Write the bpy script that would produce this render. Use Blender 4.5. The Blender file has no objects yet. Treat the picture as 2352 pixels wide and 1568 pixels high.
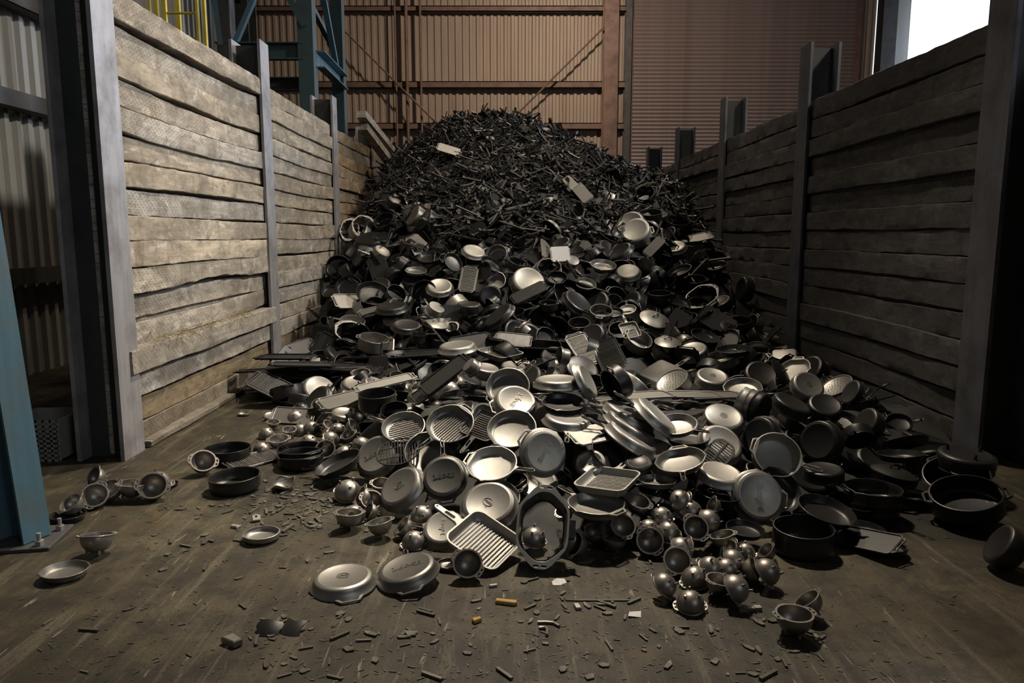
import bpy, bmesh, math, random
from math import sin, cos, pi, radians, sqrt, atan2
from mathutils import Vector, Matrix, noise

random.seed(7)
scene = bpy.context.scene
COL = scene.collection

# ------------------------------------------------------------------ camera
FPX, PITCH, CAMH = 1700.0, radians(8.2), 1.6
cam_d = bpy.data.cameras.new('camera')
cam_d.sensor_width = 36.0
cam_d.lens = FPX / 2352 * 36.0
cam_d.clip_end = 200
cam = bpy.data.objects.new('camera', cam_d)
COL.objects.link(cam)
cam.location = (0, 0, CAMH)
cam.rotation_euler = (pi / 2 - PITCH, 0, 0)
scene.camera = cam
CAM = Vector((0, 0, CAMH))
FWD = Vector((0, cos(PITCH), -sin(PITCH)))
UPV = Vector((0, sin(PITCH), cos(PITCH)))
RGT = Vector((1, 0, 0))

# ------------------------------------------------------------------ view, world, lamps
vs = scene.view_settings
vs.view_transform = 'Standard'
vs.look = 'None'
vs.gamma = 1
vs.use_curve_mapping = False
vs.exposure = 0.0

world = bpy.data.worlds.new('overcast_sky')
scene.world = world
world.use_nodes = True
bg = world.node_tree.nodes['Background']
bg.inputs[0].default_value = (0.72, 0.82, 1.0, 1)
bg.inputs[1].default_value = 2.6


def area_lamp(name, loc, target, power, color, size, size_y=None, spread=None):
    d = bpy.data.lights.new(name, 'AREA')
    d.energy = power
    d.color = color
    d.size = size
    if size_y:
        d.shape = 'RECTANGLE'
        d.size_y = size_y
    else:
        d.shape = 'DISK'
    if spread:
        d.spread = radians(spread)
    o = bpy.data.objects.new(name, d)
    COL.objects.link(o)
    o.location = loc
    o.rotation_euler = (Vector(target) - Vector(loc)).to_track_quat('-Z', 'Y').to_euler()
    return o


# high bay lamps hanging under the roof and the daylight of the loading doorway
area_lamp('high_bay_lamp', (0.5, 8.0, 9.0), (-0.5, 4.9, 0), 175, (1.0, 0.87, 0.70), 0.6, None, 62)
area_lamp('high_bay_lamp', (7.6, 7.6, 8.6), (-2.4, 6.8, 1.6), 385, (1.0, 0.94, 0.84), 0.8, None, 100)
area_lamp('high_bay_lamp', (2.4, 20.0, 11.5), (1.0, 24.0, 3.0), 860, (1.0, 0.80, 0.62), 0.6)
area_lamp('high_bay_lamp', (0.8, 10.2, 11.0), (-0.2, 11.6, 1.5), 95, (1.0, 0.86, 0.68), 0.6, None, 80)
area_lamp('yard_door_daylight', (6.6, -5.2, 6.2), (-1.2, 5.5, 0.9), 125, (0.93, 0.97, 1.0), 2.6, 3.0)
area_lamp('doorway_daylight', (16.8, 27.6, 7.4), (0.0, 10.0, 3.0), 2600, (0.70, 0.82, 1.0), 3.4, 4.6)


# ------------------------------------------------------------------ helpers
def ray(px, py):
    return (RGT * ((px - 1176) / FPX) + UPV * ((784 - py) / FPX) + FWD)   # depth 1 along the axis


def at_y(px, py, Y):
    d = ray(px, py)
    return CAM + d * (Y / d.y)


def at_x(px, py, X):
    d = ray(px, py)
    return CAM + d * (X / d.x)


def link(o, parent=None):
    COL.objects.link(o)
    if parent is not None:
        o.parent = parent
    return o


def empty(name, loc=(0, 0, 0), rot=(0, 0, 0), parent=None):
    o = bpy.data.objects.new(name, None)
    o.empty_display_size = 0.05
    o.location = loc
    o.rotation_euler = rot
    return link(o, parent)


def tag(o, label, cat, group=None):
    o['label'] = label
    o['category'] = cat
    if group:
        o['group'] = group
    return o


def structure(o):
    o['kind'] = 'structure'
    return o


def mesh_from(name, verts, faces, mat=None, smooth=True, angle=40):
    m = bpy.data.meshes.new(name)
    m.from_pydata([tuple(v) for v in verts], [], faces)
    bm = bmesh.new()
    bm.from_mesh(m)
    bmesh.ops.recalc_face_normals(bm, faces=bm.faces)
    bm.to_mesh(m)
    bm.free()
    if smooth:
        m.shade_smooth()
        m.set_sharp_from_angle(angle=radians(angle))
    if mat:
        m.materials.append(mat)
    return m


def obj(name, mesh, parent=None, loc=(0, 0, 0), rot=(0, 0, 0)):
    o = bpy.data.objects.new(name, mesh)
    o.location = loc
    o.rotation_euler = rot
    return link(o, parent)


def join(*geos):
    V, F = [], []
    for v, f in geos:
        n = len(V)
        V += list(v)
        F += [[i + n for i in q] for q in f]
    return V, F


def xf(geo, mat):
    return [mat @ Vector(v) for v in geo[0]], geo[1]


def box(x0, x1, y0, y1, z0, z1):
    V = [(x, y, z) for z in (z0, z1) for y in (y0, y1) for x in (x0, x1)]
    F = [(0, 2, 3, 1), (4, 5, 7, 6), (0, 1, 5, 4), (2, 6, 7, 3), (0, 4, 6, 2), (1, 3, 7, 5)]
    return V, F


def bar(a, b, w, h=None, up=(0, 0, 1)):
    """square bar from a to b"""
    h = h or w
    a, b = Vector(a), Vector(b)
    d = (b - a).normalized()
    s = d.cross(Vector(up))
    if s.length < 1e-4:
        s = d.cross(Vector((1, 0, 0)))
    s.normalize()
    u = s.cross(d)
    V = []
    for p in (a, b):
        for i, j in ((-1, -1), (1, -1), (1, 1), (-1, 1)):
            V.append(p + s * (i * w / 2) + u * (j * h / 2))
    F = [(0, 3, 2, 1), (4, 5, 6, 7)] + [(i, (i + 1) % 4, (i + 1) % 4 + 4, i + 4) for i in range(4)]
    return V, F


def tube(path, r, n=8, closed=False):
    path = [Vector(p) for p in path]
    V, F = [], []
    m = len(path)
    prev = None
    for i, p in enumerate(path):
        d = (path[(i + 1) % m] - path[i - 1]) if closed else (path[min(i + 1, m - 1)] - path[max(i - 1, 0)])
        d.normalize()
        if prev is None:
            s = d.cross(Vector((0, 0, 1)))
            if s.length < 1e-3:
                s = d.cross(Vector((1, 0, 0)))
        else:
            s = prev - d * prev.dot(d)
        s.normalize()
        prev = s
        u = s.cross(d)
        rr = r[i] if isinstance(r, (list, tuple)) else r
        for k in range(n):
            a = 2 * pi * k / n
            V.append(p + s * (cos(a) * rr) + u * (sin(a) * rr))
    for i in range(m if closed else m - 1):
        j = (i + 1) % m
        for k in range(n):
            F.append((i * n + k, i * n + (k + 1) % n, j * n + (k + 1) % n, j * n + k))
    if not closed:
        F.append(tuple(range(n))[::-1])
        F.append(tuple((m - 1) * n + k for k in range(n)))
    return V, F


def lathe(prof, n=40, rfun=None, a0=0.0, a1=2 * pi):
    """profile [(r, z)], closed profile rings; rfun(angle, r, z) -> (r, z)"""
    full = abs(a1 - a0 - 2 * pi) < 1e-6
    V, F = [], []
    cols = n if full else n + 1
    m = len(prof)
    for k in range(cols):
        a = a0 + (a1 - a0) * k / n
        for (r, z) in prof:
            rr, zz = rfun(a, r, z) if rfun else (r, z)
            V.append((rr * cos(a), rr * sin(a), zz))
    for k in range(n):
        k2 = (k + 1) % cols
        for i in range(m - 1):
            q = (k * m + i, k2 * m + i, k2 * m + i + 1, k * m + i + 1)
            F.append(q)
    return V, F


def weld(mesh, dist=1e-5):
    bm = bmesh.new()
    bm.from_mesh(mesh)
    bmesh.ops.remove_doubles(bm, verts=bm.verts, dist=dist)
    bmesh.ops.recalc_face_normals(bm, faces=bm.faces)
    bm.to_mesh(mesh)
    bm.free()
    return mesh


def orient(loop, ccw=True):
    a = sum(loop[i - 1][0] * loop[i][1] - loop[i][0] * loop[i - 1][1] for i in range(len(loop)))
    return list(loop) if (a > 0) == ccw else list(loop)[::-1]


def inset(loop, c):
    out = []
    n = len(loop)
    for i in range(n):
        p, q, r = Vector(loop[i - 1]), Vector(loop[i]), Vector(loop[(i + 1) % n])
        e1, e2 = (q - p), (r - q)
        if e1.length < 1e-9 or e2.length < 1e-9:
            out.append(tuple(q))
            continue
        e1.normalize(); e2.normalize()
        n1, n2 = Vector((-e1.y, e1.x)), Vector((-e2.y, e2.x))
        b = n1 + n2
        if b.length < 1e-6:
            b = n1
        b.normalize()
        k = min(2.0, 1 / max(0.3, b.dot(n1)))
        out.append(tuple(q + b * (c * k)))
    return out


def prism(outer, holes=(), z0=0.0, z1=0.01, c=0.0):
    """plate with holes, chamfered edges"""
    loops = [orient(outer, True)] + [orient(h, False) for h in holes]
    levels = [(z0, c), (z0 + c, 0), (z1 - c, 0), (z1, c)] if c else [(z0, 0), (z1, 0)]
    bm = bmesh.new()
    rings = []
    for z, off in levels:
        lv = []
        for lp in loops:
            pts = inset(lp, off) if off else lp
            lv.append([bm.verts.new((p[0], p[1], z)) for p in pts])
        rings.append(lv)
    for a, b in zip(rings[:-1], rings[1:]):
        for la, lb in zip(a, b):
            n = len(la)
            for i in range(n):
                bm.faces.new((la[i], la[(i + 1) % n], lb[(i + 1) % n], lb[i]))
    for lv in (rings[0], rings[-1]):
        ed = []
        for lp in lv:
            n = len(lp)
            for i in range(n):
                e = bm.edges.get((lp[i], lp[(i + 1) % n])) or bm.edges.new((lp[i], lp[(i + 1) % n]))
                ed.append(e)
        bmesh.ops.triangle_fill(bm, use_beauty=True, use_dissolve=False, edges=ed)
    bm.verts.index_update()
    V = [v.co.copy() for v in bm.verts]
    F = [[v.index for v in f.verts] for f in bm.faces]
    bm.free()
    return V, F


def rrect(w, h, r, n=5, cx=0, cy=0):
    pts = []
    for (sx, sy, a0) in ((1, 1, 0), (-1, 1, pi / 2), (-1, -1, pi), (1, -1, 3 * pi / 2)):
        for k in range(n + 1):
            a = a0 + pi / 2 * k / n
            pts.append((cx + sx * (w / 2 - r) + r * cos(a), cy + sy * (h / 2 - r) + r * sin(a)))
    return pts


def ellipse(rx, ry, n=24, cx=0, cy=0):
    return [(cx + rx * cos(2 * pi * k / n), cy + ry * sin(2 * pi * k / n)) for k in range(n)]


# ------------------------------------------------------------------ materials
class NT:
    def __init__(s, name):
        s.m = bpy.data.materials.new(name)
        s.m.use_nodes = True
        s.t = s.m.node_tree
        s.b = s.t.nodes['Principled BSDF']

    def n(s, kind, **kw):
        nd = s.t.nodes.new('ShaderNode' + kind)
        for k, v in kw.items():
            if k.startswith('_'):
                setattr(nd, k[1:], v)
            else:
                key = int(k[1:]) if k[0] == 'i' and k[1:].isdigit() else k.replace('__', ' ')
                if hasattr(v, 'is_output'):
                    s.t.links.new(v, nd.inputs[key])
                else:
                    nd.inputs[key].default_value = v
        return nd

    def set(s, key, v):
        if hasattr(v, 'is_output'):
            s.t.links.new(v, s.b.inputs[key])
        else:
            s.b.inputs[key].default_value = v

    def coord(s, scale=(1, 1, 1), rnd=True, kind='Object'):
        tc = s.n('TexCoord')
        src = tc.outputs[kind]
        if rnd:
            oi = s.n('ObjectInfo')
            mu = s.n('Math', _operation='MULTIPLY', i0=oi.outputs['Random'], i1=37.0)
            ad = s.n('VectorMath', _operation='ADD', i0=src, i1=mu.outputs[0])
            src = ad.outputs[0]
        mp = s.n('Mapping', Vector=src, Scale=scale)
        return mp.outputs[0]

    def noise(s, vec, scale, detail=4, rough=0.55, dist=0.0):
        return s.n('TexNoise', Vector=vec, Scale=scale, Detail=detail, Roughness=rough, Distortion=dist).outputs['Fac']

    def ramp(s, fac, stops, interp='LINEAR'):
        r = s.n('ValToRGB', Fac=fac)
        r.color_ramp.interpolation = interp
        e = r.color_ramp.elements
        while len(e) < len(stops):
            e.new(0.5)
        for el, (p, c) in zip(e, stops):
            el.position = p
            el.color = (*c, 1) if len(c) == 3 else c
        return r.outputs['Color']

    def mix(s, fac, a, b, mode='MIX'):
        nd = s.n('Mix', _data_type='RGBA', _blend_type=mode)
        for idx, v in ((0, fac), (6, a), (7, b)):
            if hasattr(v, 'is_output'):
                s.t.links.new(v, nd.inputs[idx])
            else:
                nd.inputs[idx].default_value = v if idx == 0 else ((*v, 1) if len(v) == 3 else v)
        return nd.outputs[2]

    def math(s, op, a, b=0.0, c=0.0):
        nd = s.n('Math', _operation=op)
        for i, v in enumerate((a, b, c)):
            if hasattr(v, 'is_output'):
                s.t.links.new(v, nd.inputs[i])
            else:
                nd.inputs[i].default_value = v
        return nd.outputs[0]

    def bump(s, h, strength=0.3, dist=0.01):
        s.set('Normal', s.n('Bump', Height=h, Strength=strength, Distance=dist).outputs[0])


def g(v):
    return (v, v, v)


def mat_iron(name, lo, hi, metal=0.75, rough=(0.36, 0.56), grain=0.25):
    N = NT(name)
    co = N.coord()
    rnd = N.n('ObjectInfo').outputs['Random']
    n1 = N.noise(co, 14, 3)
    n2 = N.noise(co, 420, 2, 0.7)
    base = N.mix(rnd, lo, hi)
    dark = N.mix(N.math('MULTIPLY', n1, 0.55), base, tuple(c * 0.55 for c in lo))
    rust = N.noise(co, 6, 4, 0.65)
    fr = N.ramp(rust, [(0.66, g(0)), (0.8, g(0.35))])
    spk = N.ramp(n2, [(0.36, g(0.45)), (0.60, g(0.0))])
    dark = N.mix(spk, dark, tuple(c * 0.4 for c in lo))
    N.set('Base Color', N.mix(fr, dark, (0.10, 0.055, 0.032)))
    N.set('Metallic', metal)
    N.set('Roughness', N.n('MapRange', i0=n1, i3=rough[0], i4=rough[1]).outputs[0])
    N.bump(n2, grain, 0.0012)
    return N.m


IRON = mat_iron('shot_blasted_cast_iron', (0.20, 0.19, 0.172), (0.40, 0.385, 0.35), 0.72, (0.34, 0.50))
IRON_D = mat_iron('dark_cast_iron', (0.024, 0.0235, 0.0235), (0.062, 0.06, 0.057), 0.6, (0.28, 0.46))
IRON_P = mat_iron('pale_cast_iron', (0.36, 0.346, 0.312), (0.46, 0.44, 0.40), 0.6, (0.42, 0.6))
KETTLE = mat_iron('satin_kettle_iron', (0.27, 0.245, 0.215), (0.40, 0.37, 0.33), 0.8, (0.36, 0.47), 0.12)
SCRAP = mat_iron('sprue_iron', (0.015, 0.015, 0.0145), (0.062, 0.058, 0.051), 0.5, (0.38, 0.6), 0.4)
CHIP = mat_iron('iron_flake', (0.06, 0.056, 0.042), (0.17, 0.16, 0.13), 0.3, (0.45, 0.65), 0.4)
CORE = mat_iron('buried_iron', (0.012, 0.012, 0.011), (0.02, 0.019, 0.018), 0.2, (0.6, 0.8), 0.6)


def mat_wood(name, tint, stain):
    N = NT(name)
    rnd = N.n('ObjectInfo').outputs['Random']
    co = N.coord((1, 0.10, 1))
    grain = N.noise(co, 34, 5, 0.6, 0.4)
    co2 = N.coord((1, 0.55, 1))
    blot = N.noise(co2, 2.3, 7, 0.66, 0.9)
    fine = N.noise(N.coord(), 75, 3, 0.75)
    rnd2 = N.math('FRACT', N.math('MULTIPLY', rnd, 7.31))
    grey = tuple(sum(tint) / 3 * k for k in (1.02, 0.98, 0.92))
    base = N.mix(rnd2, tint, grey)
    c = N.mix(N.ramp(grain, [(0.30, g(0.62)), (0.62, g(0.0))]), base, tuple(t * 0.34 for t in tint))
    c = N.mix(N.math('MULTIPLY', rnd, 0.42), c, tuple(t * 0.40 for t in tint))
    c = N.mix(N.ramp(blot, [(0.44, g(0.0)), (0.56, g(0.55)), (0.70, g(0.85))]), c, stain)
    white = N.noise(N.coord((1, 0.45, 1)), 4.1, 6, 0.72, 0.9)
    c = N.mix(N.ramp(white, [(0.57, g(0)), (0.64, g(0.42)), (0.74, g(0.7))]), c, tuple(min(1, t * 1.45) for t in grey))
    mot = N.noise(N.coord((1, 0.6, 1)), 13, 9, 0.78, 0.5)
    c = N.mix(N.ramp(mot, [(0.50, g(0)), (0.60, g(0.55)), (0.72, g(0.9))]), c, tuple(t * 0.22 for t in tint))
    c = N.mix(N.ramp(mot, [(0.30, g(0.55)), (0.42, g(0.0))]), c, tuple(min(1, t * 1.35) for t in tint))
    drip = N.noise(N.coord((1, 1, 0.16)), 9, 4, 0.6, 0.3)
    c = N.mix(N.ramp(drip, [(0.60, g(0)), (0.74, g(0.6))]), c, tuple(t * 0.28 for t in (tint[0], tint[1] * .8, tint[2] * .6)))
    # incised treatment slots in staggered rows
    tc = N.n('TexCoord').outputs['Object']
    sep = N.n('SeparateXYZ', i0=tc)
    row = N.math('FLOOR', N.math('DIVIDE', sep.outputs[2], 0.020))
    fy = N.math('FRACT', N.math('ADD', N.math('DIVIDE', sep.outputs[1], 0.060), N.math('MULTIPLY', row, 0.37)))
    fz = N.math('FRACT', N.math('DIVIDE', sep.outputs[2], 0.020))
    slot = N.math('MULTIPLY', N.math('LESS_THAN', fy, 0.26), N.math('LESS_THAN', fz, 0.26))
    slot = N.math('MULTIPLY', slot, N.ramp(N.noise(N.coord(), 2.2, 2), [(0.36, g(0)), (0.46, g(1))]))
    slot = N.math('MULTIPLY', slot, N.math('GREATER_THAN', rnd2, 0.25))
    c = N.mix(N.math('MULTIPLY', slot, 0.85), c, tuple(t * 0.10 for t in tint))
    N.set('Base Color', c)
    N.set('Roughness', 0.85)
    hgt = N.math('SUBTRACT', N.math('ADD', N.math('MULTIPLY', grain, 0.6), N.math('MULTIPLY', fine, 0.35)), N.math('MULTIPLY', slot, 0.8))
    N.bump(hgt, 0.4, 0.008)
    return N.m


WOOD_L = mat_wood('weathered_timber', (0.47, 0.395, 0.295), (0.13, 0.108, 0.083))
WOOD_D = mat_wood('floor_dirtied_timber', (0.27, 0.205, 0.12), (0.085, 0.062, 0.035))
WOOD_B = mat_wood('orange_brown_timber', (0.36, 0.235, 0.105), (0.13, 0.075, 0.03))  # browner tone for the far left bays
WOOD_R = mat_wood('shaded_timber', (0.10, 0.088, 0.082), (0.045, 0.041, 0.04))  # shade of the right wall put into a darker timber colour


def mat_steel(name, col, dark, metal=0.3, rough=0.5, streak=0.5):
    N = NT(name)
    co = N.coord((1, 1, 0.06))
    st = N.noise(co, 22, 5, 0.65)
    co2 = N.coord()
    bl = N.noise(co2, 3.0, 5, 0.6)
    c = N.mix(N.ramp(st, [(0.35, g(0)), (0.7, g(streak))]), col, tuple(min(1, k * 1.7) for k in col))
    c = N.mix(N.ramp(bl, [(0.45, g(0)), (0.7, g(0.8))]), c, dark)
    N.set('Base Color', c)
    N.set('Metallic', metal)
    N.set('Roughness', N.n('MapRange', i0=bl, i3=rough - 0.1, i4=rough + 0.2).outputs[0])
    N.bump(N.noise(co2, 90, 3), 0.15, 0.004)
    return N.m


POST = mat_steel('worn_post_steel', (0.26, 0.25, 0.255), (0.12, 0.105, 0.10), 0.35, 0.45)
POST_R = mat_steel('shaded_post_steel', (0.095, 0.096, 0.11), (0.05, 0.05, 0.054), 0.3, 0.55)  # post steel darkened to carry the shade on the right side
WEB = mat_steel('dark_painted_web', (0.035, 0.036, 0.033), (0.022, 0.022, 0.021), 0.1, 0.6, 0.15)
BLUE = mat_steel('chipped_blue_paint', (0.055, 0.118, 0.155), (0.085, 0.088, 0.08), 0.1, 0.45, 0.3)
TEAL = mat_steel('teal_paint', (0.03, 0.058, 0.064), (0.03, 0.04, 0.041), 0.1, 0.45, 0.3)
SKYB = mat_steel('pale_blue_paint', (0.075, 0.15, 0.195), (0.05, 0.09, 0.11), 0.1, 0.45, 0.3)
YELL = mat_steel('yellow_safety_paint', (0.62, 0.47, 0.04), (0.38, 0.27, 0.04), 0.0, 0.45, 0.1)
BROWN = mat_steel('brown_primer_steel', (0.15, 0.092, 0.07), (0.085, 0.055, 0.045), 0.1, 0.6, 0.2)
DARKST = mat_steel('dark_steel', (0.05, 0.048, 0.047), (0.03, 0.028, 0.027), 0.2, 0.6, 0.2)


def mat_sheet(name, a, b, rust):
    N = NT(name)
    co = N.coord((1, 1, 0.12), rnd=False)
    st = N.noise(co, 3.0, 5, 0.6)
    c = N.mix(N.ramp(st, [(0.35, g(0)), (0.65, g(1))]), a, b)
    co2 = N.coord((0.8, 0.8, 0.10), rnd=False, kind='Object')
    ru = N.noise(co2, 1.1, 6, 0.7, 0.5)
    c = N.mix(N.ramp(ru, [(0.56, g(0)), (0.72, g(0.8))]), c, rust)
    N.set('Base Color', c)
    N.set('Roughness', 0.6)
    N.set('Metallic', 0.1)
    return N.m


SHEET = mat_sheet('tan_wall_sheet', (0.275, 0.218, 0.172), (0.335, 0.27, 0.215), (0.19, 0.11, 0.05))
SHEET_W = mat_sheet('pale_wall_sheet', (0.27, 0.262, 0.24), (0.23, 0.215, 0.19), (0.19, 0.15, 0.11))
DOORM = mat_sheet('brown_shutter', (0.175, 0.132, 0.116), (0.205, 0.158, 0.14), (0.13, 0.09, 0.075))


def mat_floor():
    N = NT('grimy_concrete')
    tc = N.n('TexCoord').outputs['Object']
    a = N.noise(tc, 0.9, 9, 0.66, 0.5)
    b = N.noise(tc, 5.0, 7, 0.72, 0.5)
    mp = N.n('Mapping', Vector=tc, Rotation=(0, 0, radians(-24)), Scale=(6.0, 0.5, 1)).outputs[0]
    sc = N.noise(mp, 2.0, 7, 0.72, 0.4)
    fine = N.noise(tc, 110, 3, 0.8)
    c = N.ramp(a, [(0.36, (0.011, 0.0088, 0.0052)), (0.46, (0.038, 0.030, 0.0165)), (0.56, (0.070, 0.057, 0.031)), (0.68, (0.108, 0.09, 0.054))])
    c = N.mix(N.ramp(b, [(0.44, g(0.0)), (0.62, g(0.85))]), c, (0.020, 0.0165, 0.0105))
    c = N.mix(N.ramp(sc, [(0.34, g(0.7)), (0.48, g(0.0))]), c, (0.017, 0.014, 0.009))
    c = N.mix(N.ramp(sc, [(0.54, g(0)), (0.60, g(0.35)), (0.70, g(0.75))]), c, (0.14, 0.124, 0.086))
    c = N.mix(N.ramp(fine, [(0.36, g(0.75)), (0.54, g(0.0))]), c, (0.012, 0.010, 0.007))
    ox = N.noise(tc, 2.1, 5, 0.6)
    c = N.mix(N.ramp(ox, [(0.60, g(0)), (0.76, g(0.45))]), c, (0.12, 0.075, 0.022))
    # chalky scuffs
    for rot, sx, sy, lo in ((24, 9.0, 1.4, 0.665), (-38, 8.0, 1.1, 0.68), (78, 10.0, 1.3, 0.69)):
        wv = N.n('Mapping', Vector=tc, Rotation=(0, 0, radians(rot)), Scale=(sx, sy, 1)).outputs[0]
        s2 = N.noise(wv, 2.2, 4, 0.6, 0.8)
        c = N.mix(N.ramp(s2, [(lo, g(0)), (lo + .05, g(0.55))]), c, (0.30, 0.275, 0.22))
    N.set('Base Color', c)
    N.set('Specular IOR Level', 0.3)
    N.set('Roughness', N.n('MapRange', i0=b, i3=0.42, i4=0.8).outputs[0])
    N.bump(N.math('ADD', N.math('MULTIPLY', b, 0.8), N.math('MULTIPLY', fine, 0.25)), 0.4, 0.012)
    return N.m


FLOORM = mat_floor()


def mat_plain(name, col, rough=0.7, metal=0.0):
    N = NT(name)
    n = N.noise(N.coord(), 30, 4)
    N.set('Base Color', N.mix(n, tuple(c * 0.7 for c in col), tuple(min(1, c * 1.15) for c in col)))
    N.set('Roughness', rough)
    N.set('Metallic', metal)
    return N.m


CLAY = mat_plain('ochre_clay', (0.42, 0.24, 0.06))
PAPER = mat_plain('white_scrap', (0.62, 0.60, 0.56))
GRASSM = mat_plain('dry_straw', (0.25, 0.20, 0.09))
CRATE = mat_plain('grey_plastic', (0.22, 0.21, 0.19))
ROOFM = mat_plain('roof_sheet', (0.10, 0.08, 0.065))

# ================================================================== THE SETTING
# floor
V, F = [], []
obj_floor = structure(obj('floor', mesh_from('floor', [(-26, -9, 0), (26, -9, 0), (26, 34, 0), (-26, 34, 0)], [(0, 1, 2, 3)], FLOORM, False)))


def corrugated(x0, x1, z0, z1, pitch=0.20, depth=0.035, flat=0.35):
    """sheet in the xz plane facing -y, trapezoid ribs"""
    xs = []
    x = x0
    while x < x1 - 1e-4:
        for (fx, fy) in ((0, 0), (flat, 0), (0.5, -depth), (0.5 + flat, -depth)):
            xx = x + fx * pitch
            if xx <= x1:
                xs.append((xx, fy))
        x += pitch
    xs.append((x1, 0))
    V = []
    for (xx, yy) in xs:
        V += [(xx, yy, z0), (xx, yy, z1), (xx, yy + 0.012, z0), (xx, yy + 0.012, z1)]
    F = []
    for i in range(len(xs) - 1):
        a, b = 4 * i, 4 * i + 4
        F += [(a, b, b + 1, a + 1), (a + 2, a + 3, b + 3, b + 2)]
    return V, F


def wall_of_sheets(name, mat, x0, x1, z0, z1, pitch, depth, loc, rotz, sheet_w):
    w = structure(empty(name, loc, (0, 0, rotz)))
    n = max(1, round((x1 - x0) / sheet_w))
    sw = (x1 - x0) / n
    me = mesh_from('wall_sheet', *corrugated(0, sw + 0.02, z0, z1, pitch, depth), mat, False)
    for i in range(n):
        obj('wall_sheet', me, w, (x0 + i * sw, -0.004 * (i % 2), 0))
    return w


BY = 28.0
wb = wall_of_sheets('wall_back', SHEET, -16, 4.15, 0, 13, 0.25, 0.05, (0, BY, 0), 0, 2.0)
me = mesh_from('wall_sheet', *corrugated(12.55, 13.1, 0, 13, 0.2, 0.05), SHEET, False)
obj('wall_sheet', me, wb)
# girts of the back wall: C sections
for z, hh in ((10.15, .16), (9.55, .2), (6.95, .24), (5.5, .24), (3.7, .22), (12.2, .2)):
    obj('girt', mesh_from('girt', *join(box(-16, 4.15, -0.30, -0.06, z + hh / 2 - .03, z + hh / 2), box(-16, 4.15, -0.30, -0.27, z - hh / 2, z + hh / 2), box(-16, 4.15, -.30, -.06, z - hh / 2, z - hh / 2 + .03)), BROWN, False), wb)


def ibeam_v(name, mat, x, y, z0, z1, w, d, tf=0.03, tw=0.025, axis='x', parent=None):
    """vertical wide flange: flanges parallel to the given axis"""
    if axis == 'x':
        gs = join(box(-w / 2, w / 2, -d / 2, -d / 2 + tf, z0, z1), box(-w / 2, w / 2, d / 2 - tf, d / 2, z0, z1), box(-tw / 2, tw / 2, -d / 2 + tf, d / 2 - tf, z0, z1))
    else:
        gs = join(box(-d / 2, -d / 2 + tf, -w / 2, w / 2, z0, z1), box(d / 2 - tf, d / 2, -w / 2, w / 2, z0, z1), box(-d / 2 + tf, d / 2 - tf, -tw / 2, tw / 2, z0, z1))
    return obj(name, mesh_from(name, *gs, mat, False), parent, (x, y, 0))


c = ibeam_v('building_column', BROWN, 3.47, 27.3, 0, 13, 0.5, 0.5)
tag(c, 'brown steel column standing against the tan ribbed back wall', 'column')
c = ibeam_v('building_column', DARKST, 4.13, 27.6, 0, 13, 0.22, 0.4)
tag(c, 'thin dark column beside the brown roller shutter', 'column')
# roller shutter
sh = structure(empty('door_1', (0, BY, 0)))
slat = mesh_from('slat', *tube([(4.25, 0, 0), (12.45, 0, 0)], 0.075, 6), DOORM, True, 50)
for i in range(92):
    obj('slat', slat, sh, (0, -0.02, 0.08 + i * 0.138))
for xx in (4.30, 12.45):
    obj('guide_rail', mesh_from('guide_rail', *box(xx - .07, xx + .07, -.18, 0.1, 0, 13), BROWN, False), sh)
c = ibeam_v('building_column', DARKST, 13.3, 27.6, 0, 13, 0.5, 0.5)
tag(c, 'dark column between the shutter and the bright doorway', 'column')
# jamb of the open loading doorway, lintel above out of view, wall beyond
structure(obj('trim_1', mesh_from('door_jamb', *box(13.6, 14.15, -0.35, 0.1, 0, 13), SHEET_W, False), None, (0, BY, 0)))
structure(obj('wall_back_lintel', mesh_from('lintel', *box(14.15, 18.9, -0.1, 0.1, 11.6, 13), SHEET, False), None, (0, BY, 0)))
structure(obj('wall_back_sill', mesh_from('sill', *box(14.15, 18.9, -0.1, 0.1, 0, 5.2), SHEET, False), None, (0, BY, 0)))
structure(obj('wall_back_end', mesh_from('end', *box(18.9, 22, -0.1, 0.1, 0, 13), SHEET, False), None, (0, BY, 0)))
# pipes and rods in front of the back wall
for px, r in ((911, .035), (936, .06), (968, .042)):
    p0 = at_y(px, 300, 27.4)
    tag(obj('pipe', mesh_from('pipe', *tube([(0, 0, 0), (0, 0, 13)], r, 8), BROWN), None, (p0.x, 27.55, 0)),
        {911: 'thin brown vertical pipe, the one farthest from the steel column', 936: 'thick brown vertical pipe between two thinner ones on the back wall', 968: 'brown vertical pipe nearest the steel column on the back wall'}[px], 'pipe')
a, b = at_y(790, 70, 27.3), at_y(1010, 290, 27.3)
obj('brace_rod', mesh_from('brace_rod', *tube([a - Vector((0, BY, 0)), b - Vector((0, BY, 0))], .035, 6), BROWN), wb)
a, b = at_y(1395, 55, 27.3), at_y(1170, 280, 27.3)
obj('brace_rod', mesh_from('brace_rod', *tube([a - Vector((0, BY, 0)), b - Vector((0, BY, 0))], .035, 6), BROWN), wb)

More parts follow.
